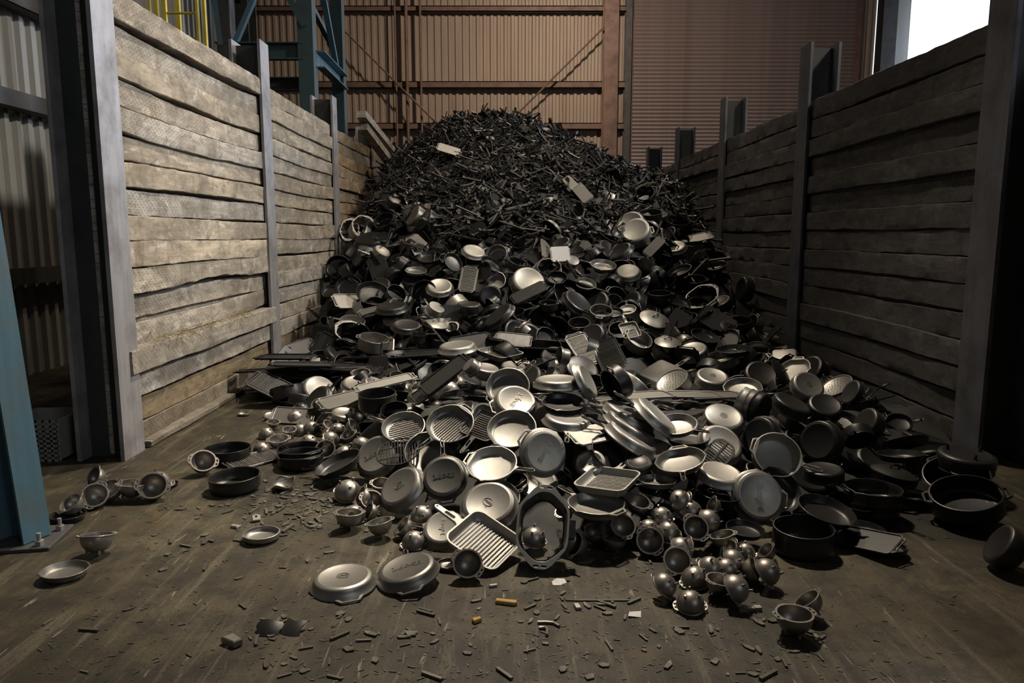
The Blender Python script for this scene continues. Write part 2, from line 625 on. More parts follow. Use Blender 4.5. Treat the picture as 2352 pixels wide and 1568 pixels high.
# left building wall, roof and the rest of the shell
wl = wall_of_sheets('wall_left', SHEET_W, -6, 15.4, 0, 13, 0.2, 0.045, (-5.6, 0, 0), pi / 2, 1.8)
for z in (4.15, 3.05, 1.15, 6.2):
    obj('girt', mesh_from('girt', *join(box(-6, 15.4, -0.26, -0.06, z - .09, z - .06), box(-6, 15.4, -0.26, -.23, z - .09, z + .09)), DARKST, False), wl)
c = ibeam_v('building_column', DARKST, -5.45, 15.6, 0, 13, 0.5, 0.5)
tag(c, 'dark building column at the end of the pale ribbed wall', 'column')
structure(obj('wall_left_far', mesh_from('far', *box(-16.1, -16, 15.4, 28, 0, 13), SHEET, False)))
structure(obj('wall_left_return', mesh_from('ret', *box(-16, -5.7, 15.4, 15.5, 0, 13), SHEET, False)))
structure(obj('wall_right', mesh_from('right', *box(22, 22.2, -9, 28.2, 0, 13), SHEET, False)))
structure(obj('ceiling', mesh_from('ceiling', *box(-16.2, 22.2, -6, 28.2, 13, 13.15), ROOFM, False)))
structure(obj('wall_front', mesh_from('front', *join(box(-5.6, 5.0, -6.2, -6, 0, 13), box(8.4, 22, -6.2, -6, 0, 13), box(5.0, 8.4, -6.2, -6, 8.2, 13), box(5.0, 8.4, -6.2, -6, 0, 4.2)), SHEET_W, False)))


c = ibeam_v('building_column', DARKST, 4.05, 5.2, 0, 13, 0.6, 0.6)
tag(c, 'massive dark column behind the first right post', 'column')
# low unseen wall added to keep light off the right floor
structure(obj('wall_light_blocker', mesh_from('near', *box(3.68, 3.9, -5.8, 5.0, 0, 2.9), SHEET, False)))

# ------------------------------------------------------------------ timber bay walls
def plank_mesh(L, h, t, seed, rough=1.0, mat=None, sag=0.0, chip=0.0):
    """timber along y (0..L), face towards +x, z 0..h"""
    n = 56
    cz = 0.006
    prof = [(0, cz), (0.0, h * .33), (0.0, h * .66), (0, h - cz), (-cz, h), (-t, h), (-t, 0), (-cz, 0)]
    V, F = [], []
    m = len(prof)
    for i in range(n + 1):
        y = L * i / n
        e = noise.noise(Vector((y * .55, seed * 3.1, 0))) * .014 * rough
        top = noise.noise(Vector((y * 1.1, seed * 7.7, 5))) * .012 * rough + noise.noise(Vector((y * 7, seed, 9))) * .006 * rough + noise.noise(Vector((y * 23, seed, 4))) * .003
        bot = noise.noise(Vector((y * 1.1, seed * 5.3, 2))) * .014 * rough + noise.noise(Vector((y * 7, seed, 3))) * .006 * rough + noise.noise(Vector((y * 23, seed, 8))) * .003
        bow = sin(pi * i / n)
        if chip and .25 < i / n < .8:
            bot += chip * (0.6 + .4 * noise.noise(Vector((y * 5, seed, 1)))) * sin(pi * (i / n - .25) / .55)
        for k, (x, z) in enumerate(prof):
            zz = z + (top * (z / h) + bot * (1 - z / h)) + sag * bow
            xx = x + e + (noise.noise(Vector((y * 2.5, z * 9, seed))) * .008 * rough if k < 4 else 0)
            V.append((xx, y, zz))
    for i in range(n):
        for k in range(m):
            F.append((i * m + k, i * m + (k + 1) % m, (i + 1) * m + (k + 1) % m, (i + 1) * m + k))
    F.append(tuple(range(m)))
    F.append(tuple(n * m + k for k in range(m))[::-1])
    # origin to the middle so that object coordinates are centred
    V = [(x, y - L / 2, z - h / 2) for x, y, z in V]
    return mesh_from('timber', V, F, mat, True, 35)


XL, XR = -2.80, 3.36          # faces of the timber walls
LY = [5.13, 8.50, 11.80, 15.10, 18.40]
RY = [5.27, 8.75, 12.05, 15.35, 18.65]
HP = 0.196
rr = random.Random(3)


def timber_wall(name, side, ys, ncourse, mat, end):
    HP = .194 if side < 0 else .2055
    w = structure(empty(name, (XL if side < 0 else XR, 0, 0)))
    for b, y0 in enumerate(ys):
        y1 = ys[b + 1] if b + 1 < len(ys) else end
        for k in range(ncourse):
            a, e = y0 + 0.145, y1 + 0.085
            L = e - a
            dx = rr.uniform(-.03, .025)
            sag = rr.uniform(-.02, .012)
            chip = 0
            gap = rr.uniform(.004, .02)
            h = HP - gap
            tilt = rr.uniform(-.005, .005)
            if side < 0 and b == 0:
                if k == 5: dx, h, chip = -0.06, HP - .012, 0.0
                if k == 6: chip, dx = 0.055, 0.015
                if k == 4: dx, tilt = -0.045, 0.014
                if k == 3: dx = 0.06
                if k == 2: dx = 0.0
                if k in (13, 15): sag = -.035
                if k == 12: sag = -.03
            if side > 0 and b == 0 and k in (9, 11):
                dx, sag = -.05, -.02
            n = max(1, 1)
            me = plank_mesh(L, h, .17, rr.uniform(0, 99), 1.0 if k < ncourse - 1 else 1.6, WOOD_B if side < 0 and b >= 2 else (WOOD_D if side < 0 and k < 2 else mat), sag, chip)
            p = obj('timber', me, w, (dx if side < 0 else -dx, (a + e) / 2, k * HP + HP / 2), (tilt, 0, 0))
            if side > 0:
                p.rotation_euler = (-tilt, 0, pi)
        bk = box(-.13, -.10, y0 + .1, y1 - .1, .02, ncourse * HP - .06) if side < 0 else box(.10, .13, y0 + .1, y1 - .1, .02, ncourse * HP - .06)
        obj('added_backing', mesh_from('added_backing', *bk, mat, False), w)  # added behind the courses so no light shows through the gaps
    return w


tl = timber_wall('wall_timber_left', -1, LY[:4], 17, WOOD_L, 18.4)
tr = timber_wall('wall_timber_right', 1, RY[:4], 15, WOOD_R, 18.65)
# sleepers along the foot of both walls
o = obj('sleeper', plank_mesh(6.0, .05, .12, 4.2, 1.2, WOOD_D), tl, (.06, 8.45, .026))
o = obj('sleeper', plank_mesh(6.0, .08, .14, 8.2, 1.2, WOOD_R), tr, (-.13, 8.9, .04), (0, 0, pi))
# split boards lying on the far end of the left wall
for i, (a, b) in enumerate((((-2.62, 13.4, 3.48), (-2.15, 16.8, 2.45)), ((-2.60, 13.2, 3.66), (-2.25, 16.6, 2.95)))):
    gb = bar(a, b, .17, .12)
    tag(obj('loose_board', mesh_from('loose_board', *gb, WOOD_L, False)),
        ('pale split board slanting down behind the left timber wall', 'upper pale board leaning over the far left timbers')[i], 'board')

# steel soldier posts
PL = ['grey steel H post where the left timber wall begins beside the blue column', 'second grey H post of the left timber wall',
      'third grey H post of the left timber wall, under the teal tower', 'fourth H post of the left timber wall beside the scrap pile', 'last H post of the left timber wall below the pipes']
PR = ['dark steel H post where the right timber wall begins beside the camp ovens', 'second H post of the right timber wall, top standing proud',
      'third H post of the right timber wall before the shutter', 'fourth H post of the right timber wall', 'last H post of the right timber wall beside the scrap peak']


def soldier_post(x, y, z1, w, d, mat, web_mat):
    e = empty('steel_post', (x, y, 0))
    tf, tw_ = .03, .025
    obj('flange', mesh_from('flange', *box(-d / 2, -d / 2 + tf, -w / 2, w / 2, 0, z1), mat, False), e)
    obj('flange', mesh_from('flange', *box(d / 2 - tf, d / 2, -w / 2, w / 2, 0, z1), mat, False), e)
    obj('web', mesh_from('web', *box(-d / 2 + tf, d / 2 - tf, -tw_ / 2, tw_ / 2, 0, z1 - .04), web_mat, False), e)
    return e


for i, y in enumerate(LY):
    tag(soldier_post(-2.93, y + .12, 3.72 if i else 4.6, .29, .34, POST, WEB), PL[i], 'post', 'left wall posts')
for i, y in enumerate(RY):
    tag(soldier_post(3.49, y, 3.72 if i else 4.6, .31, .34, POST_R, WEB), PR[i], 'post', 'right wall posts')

# dry straw stuck in the split timber of the left wall
V, F = [], []
for i in range(240):
    y = rr.uniform(5.6, 7.9)
    p = Vector((XL + rr.uniform(-.02, .05), y, .79 + (y - 5.6) * .012 + rr.uniform(-.03, .02)))
    d = Vector((rr.uniform(.0, .6), rr.uniform(-1, 1), rr.uniform(-.6, .25))).normalized() * rr.uniform(.05, .16)
    q = bar(p, p + d, .0025)
    n = len(V); V += q[0]; F += [[k + n for k in f] for f in q[1]]
st = obj('straw', mesh_from('straw', V, F, GRASSM, False))
st['kind'] = 'stuff'
tag(st, 'dry straw caught in the gap between split left timbers', 'straw')

# blue column at the left edge, bolted to a base plate
bc = empty('blue_column', (-2.57, 3.72, 0))
tag(bc, 'chipped blue steel column bolted to the floor by a base plate', 'column')
lean = Matrix.Rotation(radians(-3.6), 4, 'Y')
w, d, tf = .15, .20, .014
gs = join(box(-w / 2, w / 2, -d / 2, -d / 2 + tf, .02, 5), box(-w / 2, w / 2, d / 2 - tf, d / 2, .02, 5), box(-.006, .006, -d / 2 + tf, d / 2 - tf, .02, 5))
gs = xf(gs, lean @ Matrix.Rotation(radians(68), 4, 'Z'))
obj('shaft', mesh_from('shaft', *gs, BLUE, False), bc)
plate = obj('base_plate', mesh_from('base_plate', *prism(rrect(.34, .32, .01), [], 0, .02, .003), DARKST, False), bc, (0.01, .0, 0), (0, 0, radians(10)))
nut = join(prism(ellipse(.022, .022, 6), [], .02, .045), prism(ellipse(.011, .011, 8), [], .045, .085))
nutm = mesh_from('anchor_bolt', *nut, POST, False)
for x, y in ((.11, -.12), (.13, .08), (-.11, -.12)):
    obj('anchor_bolt', nutm, plate, (x, y, 0))

# teal tower behind the left wall
tw = empty('steel_tower', (-3.75, 13.2, 0))
tag(tw, 'teal steel tower with braces and beams behind the left timber wall', 'tower')


def tpart(name, geo, mat=TEAL):
    return obj(name, mesh_from(name, *xf(geo, Matrix.Translation((3.75, -13.2, 0))), mat, False), tw)


def chan(a, b, w, h):
    """channel beam from a to b"""
    a, b = Vector(a), Vector(b)
    d = (b - a).normalized()
    s = d.cross(Vector((0, 0, 1))).normalized()
    u = Vector((0, 0, 1))
    return join(bar(a, b, .02, h), bar(a + u * (h / 2) + s * w / 2, b + u * (h / 2) + s * w / 2, w, .02), bar(a - u * (h / 2) + s * w / 2, b - u * (h / 2) + s * w / 2, w, .02))


def at_d(px, py, Y):
    return at_y(px, py, Y)


for (px, Y, w) in ((708, 13.2, .26), (778, 15.8, .24), (525, 13.2, .22)):
    p = at_y(px, 160, Y)
    gs = join(box(p.x - w / 2, p.x + w / 2, Y - .13, Y - .11, 0, 9), box(p.x - w / 2, p.x + w / 2, Y + .11, Y + .13, 0, 9), box(p.x + w / 2 - .03, p.x + w / 2, Y - .11, Y + .11, 0, 9))
    tpart('column', gs, TEAL if px > 600 else DARKST)
tpart('beam', chan(at_y(500, 120, 13.2), at_y(700, 120, 13.2), .14, .26))
tpart('beam', chan(at_y(725, 135, 13.3), at_y(782, 190, 15.7), .16, .26), SKYB)
tpart('beam', chan(at_y(560, 195, 14.5), at_y(700, 195, 14.5), .14, .22), DARKST)
tpart('brace', bar(at_y(478, -120, 13.1), at_y(508, 105, 13.1), .10, .08), BLUE)
tpart('brace', bar(at_y(673, -220, 13.1), at_y(540, 100, 13.1), .10, .08), BLUE)
tpart('brace', bar(at_y(545, -220, 13.1), at_y(700, 62, 13.1), .12, .09))
tpart('brace', bar(at_y(708, -190, 12.9), at_y(772, 150, 15.5), .10, .10), SKYB)
tpart('brace', bar(at_y(610, -185, 12.9), at_y(765, 110, 15.5), .10, .08))
# yellow ladder with guard rails
ld = empty('yellow_ladder', (-4.3, 9.6, 0))
tag(ld, 'yellow painted ladder with guard rails above the left timber wall', 'ladder')
for i, px in enumerate((361, 379, 410, 454, 470)):
    p = at_y(px, 40, 9.6 if i != 2 else 10.3)
    w = (.045, .05, .055, .03, .035)[i]
    q = box(p.x - w / 2 + 4.3, p.x + w / 2 + 4.3, p.y - 9.6 - .025, p.y - 9.6 + .025, 0.0, 7)
    obj('rail', mesh_from('rail', *q, YELL, False), ld)
a, b = at_y(379, 30, 9.6), at_y(454, 30, 9.6)
rg = mesh_from('rung', *tube([(a.x + 4.3, 0, 0), (b.x + 4.3, 0, 0)], .016, 8), YELL)
for k in range(-12, 8):
    obj('rung', rg, ld, (0, 0, a.z + k * .3))
p = at_y(343, 10, 9.6)
obj('rail', mesh_from('rail', *box(p.x + 4.285, p.x + 4.315, -.02, .02, 0, 7), YELL, False), ld)
# grey plastic crate behind the post
cr = empty('plastic_crate', (-3.42, 5.3, 0))
tag(cr, 'grey perforated plastic crate in the dark behind the left post', 'crate')
gs = []
for i in range(9):
    gs.append(box(-.2 + i * .05 - .008, -.2 + i * .05 + .008, -.2, -.19, 0, .3))
for k in range(9):
    gs.append(box(-.2, .2, -.2, -.19, k * .0355, k * .0355 + .016))
obj('front_lattice', mesh_from('front_lattice', *join(*gs), CRATE, False), cr)
obj('body', mesh_from('body', *join(box(-.2, -.185, -.19, .2, 0, .3), box(.185, .2, -.19, .2, 0, .3), box(-.2, .2, .185, .2, 0, .3), box(-.2, .2, -.19, .2, 0, .012)), CRATE, False), cr)

# ================================================================== CASTINGS: one template of each kind
class T:
    """template: parts = [(name, mesh, parent_index or None, option)], reference discs for the open and the base side"""
    def __init__(s, name, top, base):
        s.name = name
        s.parts = []
        s.top = top        # (centre z, diameter)
        s.base = base
        s.pts = []

    def add(s, name, geo, mat=None, parent=None, opt=None, angle=40, weldit=False):
        me = geo if isinstance(geo, bpy.types.Mesh) else mesh_from(name, geo[0], geo[1], mat or IRON, True, angle)
        if weldit:
            weld(me)
            me.shade_smooth()
            me.set_sharp_from_angle(angle=radians(angle))
        s.parts.append((name, me, parent, opt))
        if opt is None:
            vs_ = [v.co.copy() for v in me.vertices]
            s.pts += vs_[::max(1, len(vs_) // 90)]
        return len(s.parts) - 1


def bend(geo, f):
    return [Vector(f(Vector(v))) for v in geo[0]], geo[1]


def handle_outline(x0, L, wb, wm, we):
    """teardrop handle outline along +x"""
    pts = []
    up = [(0, wb), (.10, wb * .62), (.22, wm), (.45, wm * 1.02), (.7, we * .95), (.85, we), (.95, we * .75), (1.0, we * .3)]
    for t, w in up:
        pts.append((x0 + L * t, w))
    for t, w in up[::-1]:
        pts.append((x0 + L * t, -w))
    return pts


def handle_geo(R, z, L=None, wide=1.0, rise=.014):
    L = L or R * 0.86
    out = handle_outline(R - .006, L, R * .20 * wide, R * .088 * wide, R * .105 * wide)
    h0, h1 = R + L * .50, R + L * .93
    hl = [(h0, 0), (h0 + .012, R * .03), (h0 + (h1 - h0) * .6, R * .052), (h1 - .006, R * .045), (h1, 0), (h1 - .006, -R * .045), (h0 + (h1 - h0) * .6, -R * .052), (h0 + .012, -R * .03)]
    gq = prism(out, [hl], z - .012, z, .003)
    return bend(gq, lambda v: (v.x, v.y, v.z + rise * max(0, (v.x - R) / L) ** 1.3 + .004 * (abs(v.y) / (R * .1)) ** 2 * (1 if v.x > R + .02 else 0)))


def helper_geo(R, z, s=1.0):
    """trapezoid loop handle towards -x"""
    a, b, d = R * .46 * s, R * .28 * s, R * .30 * s
    e = sqrt(max(0, R * R - a * a)) - .006
    out = [(-e, a), (-e - d * .45, a * .86), (-e - d, b), (-e - d, -b), (-e - d * .45, -a * .86), (-e, -a)]
    k = .62
    hole = [(-e - d * .36, a * k), (-e - d * .78, b * .78), (-e - d * .78, -b * .78), (-e - d * .36, -a * k)]
    return prism(out, [hole], z - .010, z, .0025)


def pan_profile(R, H, t=.0055, base=.80, rnd=.018):
    Rb = R * base
    o = [(0.0001, .0012), (Rb * .90, .0012), (Rb * .92, .0), (Rb * .955, .0), (Rb * .975, .0015)]
    for k in range(1, 5):
        a = k / 4 * pi / 2
        o.append((Rb * .975 + rnd * sin(a), .0015 + rnd * (1 - cos(a)) * .9))
    x1, z1 = o[-1]
    o += [(x1 + (R - x1) * .45, z1 + (H - z1) * .5), (R - .001, H - .008), (R + .0012, H - .006), (R + .0012, H - .001), (R, H)]
    i = [(R - t, H), (R - t - .001, H - .002), (x1 - t + (R - x1) * .42, z1 + (H - z1) * .5), (x1 - t, z1 + .004), (Rb * .97 - t * .3 + rnd * .35, .010), (Rb * .90, t + .0008), (.0001, t + .0008)]
    return o + i


def pan_body(R, H, spouts=True, base=.80, n=48, t=.0055):
    def rf(a, r, z):
        if not spouts or z < H * .55:
            return r, z
        k = 0
        for c0 in (pi / 2, -pi / 2):
            d = abs((a - c0 + pi) % (2 * pi) - pi)
            k = max(k, max(0, 1 - d / .17) ** 1.5)
        f = (z / H - .55) / .45
        return r + k * f * R * .055, z - k * f * .004
    me = mesh_from('pan_body', *lathe(pan_profile(R, H, t, base), n, rf), IRON, True, 50)
    weld(me)
    me.shade_smooth()
    me.set_sharp_from_angle(angle=radians(50))
    return me


# ---- flat lettering and emblem on the bases
def text_geo(s, size, depth=.0021):
    cu = bpy.data.curves.new('lettering', 'FONT')
    cu.body = s
    cu.size = size
    cu.extrude = depth
    cu.resolution_u = 3
    cu.align_x = 'CENTER'
    cu.align_y = 'CENTER'
    o = bpy.data.objects.new('lettering', cu)
    COL.objects.link(o)
    dg = bpy.context.evaluated_depsgraph_get()
    me = bpy.data.meshes.new_from_object(o.evaluated_get(dg))
    V = [v.co.copy() for v in me.vertices]
    F = [list(p.vertices) for p in me.polygons]
    bpy.data.objects.remove(o)
    bpy.data.curves.remove(cu)
    bpy.data.meshes.remove(me)
    return V, F


def stretch(geo, sx, sy):
    return [Vector((v.x * sx, v.y * sy, v.z)) for v in geo[0]], geo[1]


def logo_mesh():
    """wide capitals, the O drawn as a little pan with its handle up"""
    L = stretch(text_geo('L', .034), 1.25, 1.0)
    D = stretch(text_geo('D', .030), 1.2, 1.0)
    G = stretch(text_geo('G', .030), 1.2, 1.0)
    E = stretch(text_geo('E', .034), 1.2, 1.0)
    M = Matrix.Translation
    parts = [xf(L, M((-.047, 0, 0))), xf(D, M((.003, 0, 0))), xf(G, M((.028, 0, 0))), xf(E, M((.052, 0, 0)))]
    for x0 in (-.047, .052):     # serifs
        for yy in (-.0125, .0125):
            parts.append(box(x0 - .014, x0 - .004, yy - .002, yy + .002, -.0021, .0021))
    parts.append(prism(ellipse(.0115, .0115, 18, -.022, -.002), [ellipse(.0062, .0062, 14, -.022, -.002)], -.0021, .0021))
    parts.append(prism(ellipse(.0035, .0035, 10, -.022, -.002), [], -.0021, .0021))
    parts.append(bar((-.020, .008, 0), (-.0165, .022, 0), .0036, .0056))
    parts.append(prism(ellipse(.004, .004, 8, -.016, .024), [], -.0021, .0021))
    me = mesh_from('base_lettering', *join(*parts), IRON, False)
    return me


def emblem_mesh():
    ring = prism(ellipse(.022, .017, 24), [ellipse(.0200, .0150, 24)], -.0022, .0022)
    tx = stretch(text_geo('LODGE', .010, .0022), 1.0, 1.1)
    return mesh_from('base_emblem', *join(ring, tx, bar((.006, -.020, 0), (.014, -.023, 0), .002, .003)), IRON, False)


LOGO, EMBLEM = logo_mesh(), emblem_mesh()


def tpl_skillet(R, H, spouts=True, base=.80, long=1.0):
    t = T('skillet', (H, 2 * R), (0, 2 * R * base * .95))
    t.add('pan_body', pan_body(R, H, spouts, base))
    t.add('handle', handle_geo(R, H - .001, R * .86 * long), None, None, 'handle')
    t.add('helper_handle', helper_geo(R, H - .001), None, None, 'helper')
    t.R, t.H = R, H
    return t


SK = tpl_skillet(.155, .052)
SKD = tpl_skillet(.135, .078, True, .86)
SKS = tpl_skillet(.085, .034, True, .80, .9)


def ribs_round(t, Rr, z, n=13, w=.0021, h=.006):
    for i in range(n):
        y = -Rr + (i + .5) * 2 * Rr / n
        L = sqrt(Rr * Rr - y * y) * .97
        gq = box(-L, L, y - w / 2, y + w / 2, z, z + h)
        t.add('rib', gq, IRON, None, 'rib')


GP = tpl_skillet(.145, .050)
GP.name = 'grill_pan'
ribs_round(GP, .105, .0055)


def tpl_square():
    W, H = .27, .045
    t = T('square_grill_pan', (H, W), (0, W * .84))
    loops = [(.80, 0.0, .03), (.86, .002, .035), (.93, .018, .04), (1.0, H - .004, .045), (1.015, H - .002, .047), (1.01, H, .047), (.955, H, .043), (.90, .02, .038), (.84, .008, .034), (.80, .006, .03)]
    V, F = [], []
    N_ = 24
    for (k, z, r) in loops:
        V += [(x, y, z) for x, y in rrect(W * k, W * k, r, 5)]
    for a in range(len(loops) - 1):
        for i in range(N_):
            F.append((a * N_ + i, a * N_ + (i + 1) % N_, (a + 1) * N_ + (i + 1) % N_, (a + 1) * N_ + i))
    F.append(list(range(N_))[::-1])
    F.append([(len(loops) - 1) * N_ + i for i in range(N_)])
    t.add('pan_body', (V, F), IRON)
    out = [(W / 2 - .005, .032), (W / 2 + .02, .019), (W / 2 + .13, .016), (W / 2 + .145, .010), (W / 2 + .15, 0), (W / 2 + .145, -.010), (W / 2 + .13, -.016), (W / 2 + .02, -.019), (W / 2 - .005, -.032)]
    h1 = rrect(.052, .014, .006, 3, W / 2 + .06, 0)
    h2 = ellipse(.0021, .0021, 8, W / 2 + .134, 0)
    t.add('handle', prism(out, [h1, h2], H - .013, H - .001, .003), IRON, None, 'handle')
    t.add('helper_handle', prism([(-W / 2 + .005, .05), (-W / 2 - .022, .035), (-W / 2 - .022, -.035), (-W / 2 + .005, -.05)], [rrect(.009, .055, .003, 2, -W / 2 - .009, 0)], H - .012, H - .002, .002), IRON, None, 'helper')
    for i in range(13):
        x = -.1 + i * .2 / 12
        t.add('rib', box(x - .0021, x + .0021, -.098, .098, .005, .0125), IRON, None, 'rib')
    t.R, t.H = W / 2, H
    return t


SQ = tpl_square()


def tpl_griddle(ribbed, W=.50, D=.25):
    H = .018
    t = T('griddle', (H, W), (0, W))
    t.add('plate', prism(rrect(W, D, .03), [], 0, .009, .002), IRON)
    t.add('rim', prism(rrect(W, D, .03), [rrect(W - .022, D - .022, .024)], .0085, H, .0025), IRON)
    for s in (1, -1):
        out = [(s * (W / 2 - .004), D * .42), (s * (W / 2 + .028), D * .36), (s * (W / 2 + .034), D * .28), (s * (W / 2 + .026), 0), (s * (W / 2 + .034), -D * .28), (s * (W / 2 + .028), -D * .36), (s * (W / 2 - .004), -D * .42)]
        ho = [(s * (W / 2 + .006), D * .30), (s * (W / 2 + .022), D * .28), (s * (W / 2 + .015), 0), (s * (W / 2 + .022), -D * .28), (s * (W / 2 + .006), -D * .30)]
        t.add('end_handle', prism(out, [ho], .004, .014, .002), IRON)
    if ribbed:
        n = 24
        for i in range(n):
            x = -W / 2 + .035 + i * (W - .07) / (n - 1)
            t.add('rib', box(x - .0038, x + .0038, -D / 2 + .03, D / 2 - .03, .008, .0155), IRON, None, 'rib')
    t.R, t.H, t.wh = W / 2, H, (W, D)
    return t


GR, GF = tpl_griddle(True), tpl_griddle(False)


def tpl_dutch(R=.145, H=.125, legs=False, name='dutch_oven', base=.9):
    t = T(name, (H, 2 * R), (0, 2 * R * base * .93))
    me = mesh_from('pot_body', *lathe(pan_profile(R, H, .006, base, .022), 48), IRON, True, 50)
    weld(me)
    me.shade_smooth()
    me.set_sharp_from_angle(angle=radians(50))
    t.add('pot_body', me)
    for s in (1, -1):
        a = R * .36
        e = sqrt(R * R - a * a) - .004
        out = [(s * e, a), (s * (e + .022), a * .9), (s * (e + .042), a * .62), (s * (e + .042), -a * .62), (s * (e + .022), -a * .9), (s * e, -a)]
        ho = [(s * (e + .016), a * .55), (s * (e + .030), a * .5), (s * (e + .030), -a * .5), (s * (e + .016), -a * .55)]
        t.add('loop_handle', prism(out, [ho], H - .022, H - .010, .003), IRON, None, 'helper' if s < 0 else 'handle')
    if legs:
        for k in range(3):
            a = 2 * pi * k / 3 + .5
            x, y = R * .66 * cos(a), R * .66 * sin(a)
            t.add('leg', tube([(x, y, .006), (x * 1.06, y * 1.06, -.03)], [.011, .007], 8), IRON)
    t.R, t.H = R, H
    return t


DO = tpl_dutch()
DOL = tpl_dutch(.15, .10, True, 'camp_oven')


def tpl_saucepan():
    R, H = .085, .105
    t = T('saucepan', (H, 2 * R * 1.16), (0, 2 * R * .9))
    p = [(.0001, .001), (R * .88, .001), (R * .95, .003), (R, .012), (R, H - .03), (R * 1.14, H - .022), (R * 1.16, H - .016), (R * 1.16, H), (R * 1.11, H), (R * .95, H - .03), (R * .95, .012), (R * .88, .006), (.0001, .006)]
    me = mesh_from('pot_body', *lathe(p, 40), IRON, True, 45)
    weld(me); me.shade_smooth(); me.set_sharp_from_angle(angle=radians(45))
    t.add('pot_body', me)
    out = handle_outline(R * 1.14, .13, .022, .012, .013)
    t.add('handle', prism(out, [ellipse(.016, .005, 10, R * 1.14 + .10, 0)], H - .016, H - .004, .003), IRON, None, 'handle')
    t.R, t.H = R * 1.16, H
    return t


SP = tpl_saucepan()


def tpl_lid():
    R = .15
    t = T('pot_lid', (0, 2 * R), (.036, 2 * R * .8))
    p = [(.0001, .036), (R * .4, .034), (R * .72, .026), (R * .9, .012), (R, .006), (R, -.004), (R * .965, -.004), (R * .95, .004), (R * .7, .019), (R * .4, .027), (.0001, .029)]
    me = mesh_from('dome', *lathe(p, 44), IRON, True, 45)
    weld(me); me.shade_smooth(); me.set_sharp_from_angle(angle=radians(45))
    t.add('dome', me)
    t.add('loop_handle', tube([(-.04, 0, .030), (-.034, 0, .052), (-.015, 0, .062), (.015, 0, .062), (.034, 0, .052), (.04, 0, .030)], .0075, 8), IRON)
    gs = []
    for k in range(1, 5):
        for j in range(6 * k):
            a = 2 * pi * j / (6 * k)
            r = .028 * k
            gs.append(tube([(r * cos(a), r * sin(a), .031 - .003 * k), (r * cos(a), r * sin(a), .020 - .003 * k)], [.0021, .002], 6))
    t.add('basting_spikes', join(*gs), IRON)
    t.R, t.H = R, .036
    return t


LID = tpl_lid()


def tpl_kettle():
    R, H, th = .075, .090, .005
    t = T('small_kettle', (H, 2 * R), (0, 2 * R * .72))
    p = [(.0001, 0.0)]
    for k in range(1, 10):
        a = k / 9 * pi / 2
        p.append((R * sin(a) * (1.0 if k < 9 else .995), (H - .014) * (1 - cos(a))))
    p += [(R * .985, H - .009), (R * 1.05, H - .006), (R * 1.055, H - .001), (R * 1.04, H), (R * .925, H), (R * .915, H - .004), (R * .925, H - .012)]
    for k in range(8, 0, -1):
        a = k / 9 * pi / 2
        p.append(((R - th) * sin(a), th + (H - .014 - th) * (1 - cos(a))))
    p.append((.0001, th))
    me = mesh_from('bowl', *lathe(p, 40), KETTLE, True, 40)
    weld(me); me.shade_smooth(); me.set_sharp_from_angle(angle=radians(40))
    t.add('bowl', me)
    for s in (1, -1):
        a = R * .56
        e = sqrt(R * R - a * a)
        out = [(s * e, a), (s * (e + .018), a * .86), (s * (e + .031), a * .5), (s * (e + .033), 0), (s * (e + .031), -a * .5), (s * (e + .018), -a * .86), (s * e, -a), (s * (R - .002), -a * .45), (s * (R - .002), a * .45)]
        h1 = rrect(.009, .013, .003, 2, s * (R + .0065), .013)
        h2 = rrect(.009, .013, .003, 2, s * (R + .0065), -.013)
        t.add('ear_handle', prism(out, [h1, h2], H - .006, H, .0015), KETTLE)
    for k in range(3):
        a = 2 * pi * k / 3 + pi / 6
        x, y = R * .55 * cos(a), R * .55 * sin(a)
        t.add('leg', tube([(x, y, .014), (x * 1.08, y * 1.08, -.006)], [.008, .0055], 6), KETTLE)
    t.R, t.H = R, H
    return t


KT = tpl_kettle()


